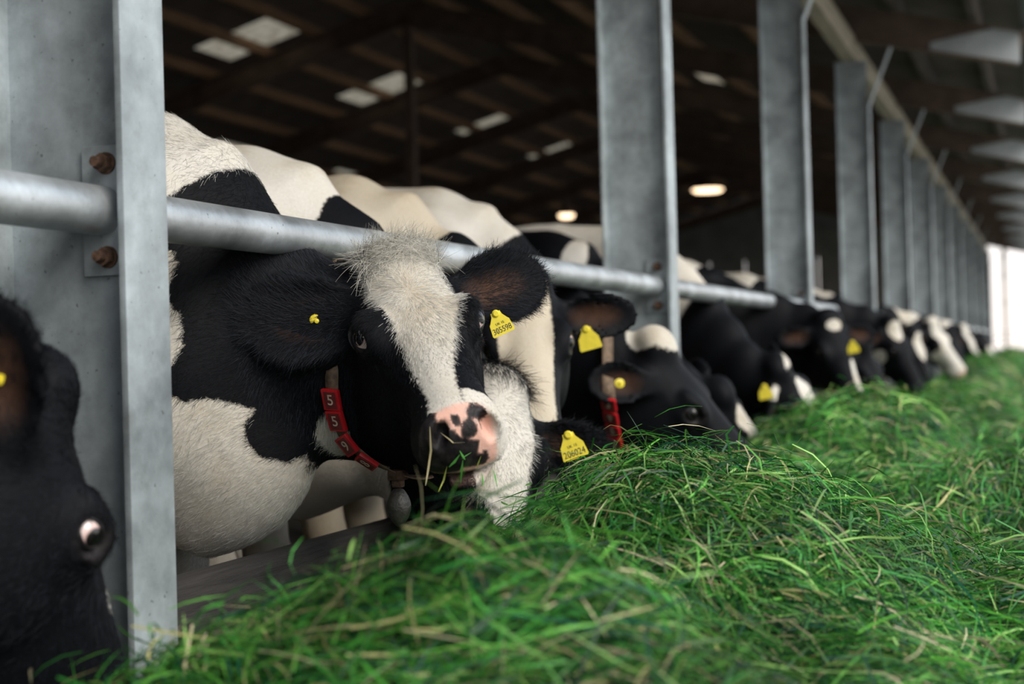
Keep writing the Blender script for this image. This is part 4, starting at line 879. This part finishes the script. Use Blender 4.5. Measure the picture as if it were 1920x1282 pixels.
def eater(name_label, yc, poll_px, D1, muz_px, D2, up, paint, wx=-2.0, h=0.017, ztop=1.42, ears=None, mat_=None, tagpx=None, group=None):
    p = at_depth(*poll_px, D1); q = at_depth(*muz_px, D2); n = nrm(q - p)
    c = Cow(wx, yc, p - 0.0 * n, n, up, ears=ears, h=h, ztop=ztop, width=0.78); c.build('cow', paint, mat_ or MT['coat'], name_label, group); c.eyes(); tail(c)
    if tagpx: tag_at(c, at_depth(*tagpx), CAM - c.t, UPV * 0.9 - RGT * 0.2)
    return c
W_ = painter
eater('cow whose white muzzle shows just behind the black-faced cow', 5.62, (1345, 738), 5.35, (1432, 822), 5.55, (0.7, -0.35, 0.7), W_(False, whites=[((0.22, -0.2, 1.30), (0.05, 0.2, 0.12)), ((-0.8, 0, 1.2), (0.3, 0.5, 0.3))], hwhites=[((0.30, -0.03, 0.0), (0.22, 0.085, 0.10)), ((0.02, -0.1, -0.1), (0.05, 0.05, 0.06))]), wx=-2.0)
eater('black cow with a white blaze and white ear patch eating past the second post', 6.25, (1452, 690), 6.0, (1562, 782), 6.1, (0.7, -0.4, 0.65), W_(True, blacks=[((0.72, 0, 0.9), (0.42, 0.6, 0.36))], face=[(0.10, 0.02), (0.16, 0.06), (0.3, 0.062), (0.6, 0.055)], hwhites=[((0.01, 0.02, 0.03), (0.03, 0.07, 0.05)), ((0.03, -0.13, -0.02), (0.02, 0.05, 0.04))]), tagpx=(1432, 722, 5.85), wx=-1.85, ztop=1.48)
eater('black cow with white forehead star and a yellow tag, raising its head', 7.35, (1552, 600), 7.3, (1612, 742), 7.0, (0.42, -0.62, 0.66), W_(False, whites=[((0.25, -0.15, 1.22), (0.06, 0.2, 0.10))], hwhites=[((0.06, 0.0, 0.03), (0.035, 0.042, 0.03)), ((0.42, 0.045, -0.02), (0.17, 0.03, 0.07))]), tagpx=(1597, 640, 7.1), wx=-2.05)
eater('black cow with a white nose patch behind the star-marked cow', 8.0, (1612, 645), 8.2, (1668, 748), 8.2, (0.6, -0.4, 0.7), W_(True, blacks=[((0.5, 0, 1.0), (0.5, 0.6, 0.5))], hwhites=[((0.47, 0, -0.02), (0.10, 0.06, 0.05))]))
eater('black cow with a white spot on its brow past the third post', 9.75, (1668, 605), 9.6, (1735, 722), 9.5, (0.65, -0.42, 0.65), W_(True, blacks=[((0.5, 0, 1.0), (0.5, 0.6, 0.5))], hwhites=[((0.06, -0.02, 0.02), (0.085, 0.06, 0.05)), ((0.17, -0.09, -0.14), (0.05, 0.05, 0.07))]), h=0.019)
eater('black cow with a long white brow mark, two past the third post', 10.6, (1708, 622), 10.6, (1752, 720), 10.5, (0.65, -0.42, 0.65), W_(True, blacks=[((0.5, 0, 1.0), (0.5, 0.6, 0.5))], face=[(0.03, 0.03), (0.08, 0.055), (0.18, 0.05), (0.24, 0.01)]), h=0.019)
eater('white-faced cow with pink nose raised above the far grass', 12.5, (1745, 606), 12.5, (1812, 690), 12.4, (0.66, -0.42, 0.65), W_(True, blacks=[((0.5, 0, 1.0), (0.4, 0.6, 0.4))], face=[(-0.05, 0.06), (0.1, 0.085), (0.3, 0.10), (0.6, 0.10)], face_z=-0.16, pinknose=0.9, off=[(0, 0), (0.6, -0.01)]), h=0.021)
eater('black cow with narrow white blaze near the far end', 17.0, (1803, 616), 16.8, (1842, 672), 16.6, (0.66, -0.42, 0.65), W_(True, blacks=[((0.5, 0, 1.0), (0.5, 0.6, 0.5))], face=[(-0.04, 0.05), (0.1, 0.06), (0.3, 0.05), (0.4, 0.03)]), h=0.025)
eater('black cow between the white-faced cow and the far end', 14.2, (1780, 625), 14.4, (1815, 690), 14.2, (0.66, -0.42, 0.65), W_(False), h=0.025)
eater('last black cow with white nose beside the bright opening', 21.5, (1838, 630), 21.5, (1868, 668), 21.3, (0.66, -0.42, 0.65), W_(False, face=[(0.2, 0.03), (0.3, 0.06), (0.6, 0.07)]), h=0.028)

# ------------------------------------------------------------------ fur: real strands rooted on the coat
def fur(cow, name, dens, length, rad, seed, region, flow, mat_=None, boost=None, skinless=True, lift=0.25, npt=4, dark=(0.003, 0.0036, 0.0052), light=(0.64, 0.62, 0.57)):
    r = np.random.default_rng(seed); V = cow.V.astype(np.float64); Q = cow.Q; T = np.concatenate([Q[:, [0, 1, 2]], Q[:, [0, 2, 3]]])
    cen = V[T].mean(1); reg = region(cen, cow.to_head(cen.astype(np.float32))); T = T[reg > 0]; w = reg[reg > 0]
    e1, e2 = V[T[:, 1]] - V[T[:, 0]], V[T[:, 2]] - V[T[:, 0]]; nn = np.cross(e1, e2); ar = np.linalg.norm(nn, axis=1) / 2; nn = nn / (2 * ar[:, None] + 1e-12)
    n = int((ar * w).sum() * dens); ti = r.choice(len(T), n, p=ar * w / (ar * w).sum()); a, b = r.random(n), r.random(n); f = a + b > 1; a[f], b[f] = 1 - a[f], 1 - b[f]
    P = V[T[ti, 0]] + a[:, None] * e1[ti] + b[:, None] * e2[ti]; N = nn[ti]
    at = lambda A: (A[T[ti, 0]] * (1 - a - b) + A[T[ti, 1]] * a + A[T[ti, 2]] * b)
    wh, sk = at(cow.white), np.maximum(at(cow.pink), at(cow.dark))
    if skinless: k = sk < 0.25; P, N, wh, ti = P[k], N[k], wh[k], ti[k]; n = len(P)
    H = cow.to_head(P.astype(np.float32)).astype(float); F = flow(P, H); F = F + r.normal(0, 0.22, (n, 3)); F -= (F * N).sum(1, keepdims=True) * N; F /= np.linalg.norm(F, axis=1, keepdims=True) + 1e-9
    L = length * r.uniform(0.55, 1.25, n) * (boost(P, H) if boost else 1.0); lf = lift * r.uniform(0.5, 1.5, n)
    D0 = F * np.cos(lf)[:, None] + N * np.sin(lf)[:, None]; cv = r.normal(0, 0.25, (n, 3)); X = np.empty((n, npt, 3), np.float32)
    for k in range(npt):
        t = k / (npt - 1); X[:, k] = P - N * 0.001 + (D0 * t + (F * 0.25 + cv * 0.35 - N * 0.18) * t * t) * L[:, None]
    hc = bpy.data.hair_curves.new(name); hc.add_curves([npt] * n); hc.attributes['position'].data.foreach_set('vector', (X - cow.base).astype(np.float32).ravel()) if 'position' in hc.attributes else hc.points.foreach_set('position', (X - cow.base).astype(np.float32).ravel())
    ra = hc.attributes.get('radius') or hc.attributes.new('radius', 'FLOAT', 'POINT'); ra.data.foreach_set('value', np.tile(np.linspace(1, 0.25, npt) * rad, n).astype(np.float32))
    is_w = (wh + r.normal(0, 0.003, n)) > -0.002; v = r.uniform(0.55, 1.15, (n, 1)); col = np.where(is_w[:, None], np.array(light) * v, np.array(dark) * r.uniform(0.5, 1.8, (n, 1))); c4_ = np.ones((n, 4), np.float32); c4_[:, :3] = col
    ca = hc.attributes.new('hcol', 'FLOAT_COLOR', 'CURVE'); ca.data.foreach_set('color', c4_.ravel())
    hc.materials.append(MT['hair']); o = bpy.data.objects.new(name, hc); C.objects.link(o); o.parent = cow.o; tag(o, None, None, None, 'stuff'); return o
SC.cycles_curves.shape = 'RIBBONS'
def earish(cow, H):
    """0..1 on the ears"""
    t = np.zeros(len(H))
    for b, e1, e3, L, wd in cow.ears: t = np.maximum(t, np.clip(((H - b) @ nrm(e1)) / L / 0.12 - 0.6, 0, 1) * (np.linalg.norm(H - b, axis=1) < L * 1.2))
    return t
def flow_for(cow, whorl=0.13):
    Rm = cow.R
    def f(P, H):
        # away from the whorl on the forehead, down the cheeks, back along the neck, outward on the ears
        d = np.stack([H[:, 0] - whorl, H[:, 1] * 1.4, -0.5 * np.abs(H[:, 2]) - 0.02], 1); d /= np.linalg.norm(d, axis=1, keepdims=True) + 1e-9
        wd = d @ Rm.T; nk = np.array((-0.75, 0.0, -0.65)) ; k = np.clip((0.02 - H[:, 0]) / 0.12, 0, 1)[:, None] * np.clip((-H[:, 2] - 0.02) / 0.06, 0, 1)[:, None]; out = wd * (1 - k) + nk * k
        far = np.clip((np.linalg.norm(H - np.array((0.2, 0, -0.1)), axis=1) - 0.36) / 0.1, 0, 1)[:, None]; out = out * (1 - far) + nk * far
        for b, e1, e3, L, wd_ in cow.ears:
            e = nrm(e1); e2 = np.cross(nrm(e3), e); m = ((((H - b) @ e) > 0.03) & (np.linalg.norm(H - b, axis=1) < L * 1.2))[:, None]; o_ = (Rm @ e)[None] * 0.8 + ((H - b) @ e2)[:, None] / 0.06 * (Rm @ e2)[None] * 0.9; out = np.where(m, o_, out)
        return out
    return f
def head_region(cow, lim):
    def f(P, H):
        r = (np.linalg.norm(H - np.array((0.22, 0, -0.1)), axis=1) < lim).astype(float); return r * (H[:, 0] < 0.525)
    return f
fl_ = flow_for(hero)
fur(hero, 'fur', 1.0 * 260000, 0.013, 0.00032, 5, lambda P, H: head_region(hero, 0.42)(P, H) * (1 - 0.4 * earish(hero, H)), fl_, boost=lambda P, H: 1 - 0.5 * np.clip((H[:, 0] - 0.3) / 0.12, 0, 1) + 1.2 * np.clip((0.06 - H[:, 0]) / 0.05, 0, 1) * (H[:, 2] > -0.03) * (np.abs(H[:, 1]) < 0.09))
fur(hero, 'neck_fur', 1.0 * 120000, 0.018, 0.00038, 6, lambda P, H: ((np.linalg.norm(H - np.array((0.22, 0, -0.1)), axis=1) >= 0.42) & (P[:, 0] > -1.95) & (P[:, 2] > 0.45)).astype(float), fl_, lift=0.18)
fur(hero, 'forelock', 60000, 0.050, 0.00038, 7, lambda P, H: ((np.abs(H[:, 1]) < 0.075) & (H[:, 0] < 0.045) & (H[:, 0] > -0.06) & (H[:, 2] > 0.0)).astype(float), lambda P, H: (np.stack([0.25 + 0 * H[:, 0], H[:, 1] * 3, 0.5 + 0 * H[:, 0]], 1)) @ hero.R.T + 0, lift=0.5, npt=5, light=(0.66, 0.63, 0.56))
fur(hero, 'ear_fringe', 70000, 0.021, 0.00033, 8, lambda P, H: earish(hero, H), fl_, lift=0.32, dark=(0.014, 0.0155, 0.021))  # black fringe lightened: light caught on the ear rim put into hair colour
fur(hero, 'chin_whiskers', 40000, 0.034, 0.00030, 9, lambda P, H: ((H[:, 0] > 0.40) & (H[:, 0] < 0.53) & (H[:, 2] < -0.15)).astype(float), lambda P, H: np.tile((0.1, -0.1, -1.0), (len(P), 1)), lift=0.5, npt=5, skinless=False, light=(0.5, 0.47, 0.36))
fur(c2, 'fur', 1.0 * 200000, 0.012, 0.00035, 15, lambda P, H: head_region(c2, 0.42)(P, H), flow_for(c2, 0.10))
fur(c2, 'forelock', 45000, 0.055, 0.00045, 17, lambda P, H: ((np.abs(H[:, 1]) < 0.075) & (H[:, 0] < 0.012) & (H[:, 0] > -0.06) & (H[:, 2] > -0.01)).astype(float), lambda P, H: np.stack([0.9 + 0 * H[:, 0], H[:, 1] * 4, 0.25 + 0 * H[:, 0]], 1) @ c2.R.T, lift=0.35, npt=5, light=(0.006, 0.006, 0.008))
fur(c2, 'ear_fringe', 60000, 0.026, 0.00045, 18, lambda P, H: earish(c2, H), flow_for(c2), lift=0.4)
fur(c0, 'fur', 60000, 0.016, 0.0005, 25, lambda P, H: head_region(c0, 0.44)(P, H), flow_for(c0), lift=0.2, dark=(0.006, 0.007, 0.010))

# ---- strands of grass caught on the wet nose
def strands(name, cow, paths, label):
    V, Q, col = [], [], []
    for pts, w, c in paths:
        P = np.array(pts); n = len(P); o = len(V); s = hero.R[:, 1]
        for i, p in enumerate(P):
            ww = w * (1 - 0.8 * abs(2 * i / (n - 1) - 1) ** 2) / 2; V += [p + s * ww, p - s * ww]; col += [c, c]
        Q += [(o + 2 * i, o + 2 * i + 1, o + 2 * i + 3, o + 2 * i + 2) for i in range(n - 1)]
    me = mesh_np(name, np.array(V), Q); color_attr(me, 'gcol', np.array(col)); o = link(name, me, MT['grass']); tag(o, label, 'grass', None, 'stuff')
def on_nose(px, out=0.006):
    q = surf(hero, px); q = at_depth(*px, 2.30) if q is None else q; return q + nrm(CAM - q) * out
GR, YL, TN = (0.09, 0.34, 0.06), (0.36, 0.40, 0.08), (0.42, 0.36, 0.20); _pp = []
for pts, w, c in (([(862, 852), (850, 868), (842, 876)], 0.007, GR), ([(838, 874), (832, 900), (822, 922)], 0.004, YL), ([(862, 845), (868, 855), (872, 862)], 0.004, GR), ([(868, 862), (866, 878), (864, 905)], 0.004, GR), ([(884, 848), (875, 853), (866, 860)], 0.003, GR), ([(806, 800), (808, 845), (803, 880), (798, 910)], 0.004, TN), ([(826, 811), (842, 823), (850, 830), (872, 829)], 0.0025, TN), ([(903, 885), (905, 900), (906, 912)], 0.003, GR), ([(925, 880), (929, 896), (932, 912)], 0.003, GR), ([(902, 855), (896, 870), (895, 880)], 0.0025, YL)):
    _pp.append(([on_nose(p, 0.007 + 0.003 * i) for i, p in enumerate(pts)], w, c))
strands('grass_strands', hero, _pp, 'loose grass strands stuck to the wet spotted nose')
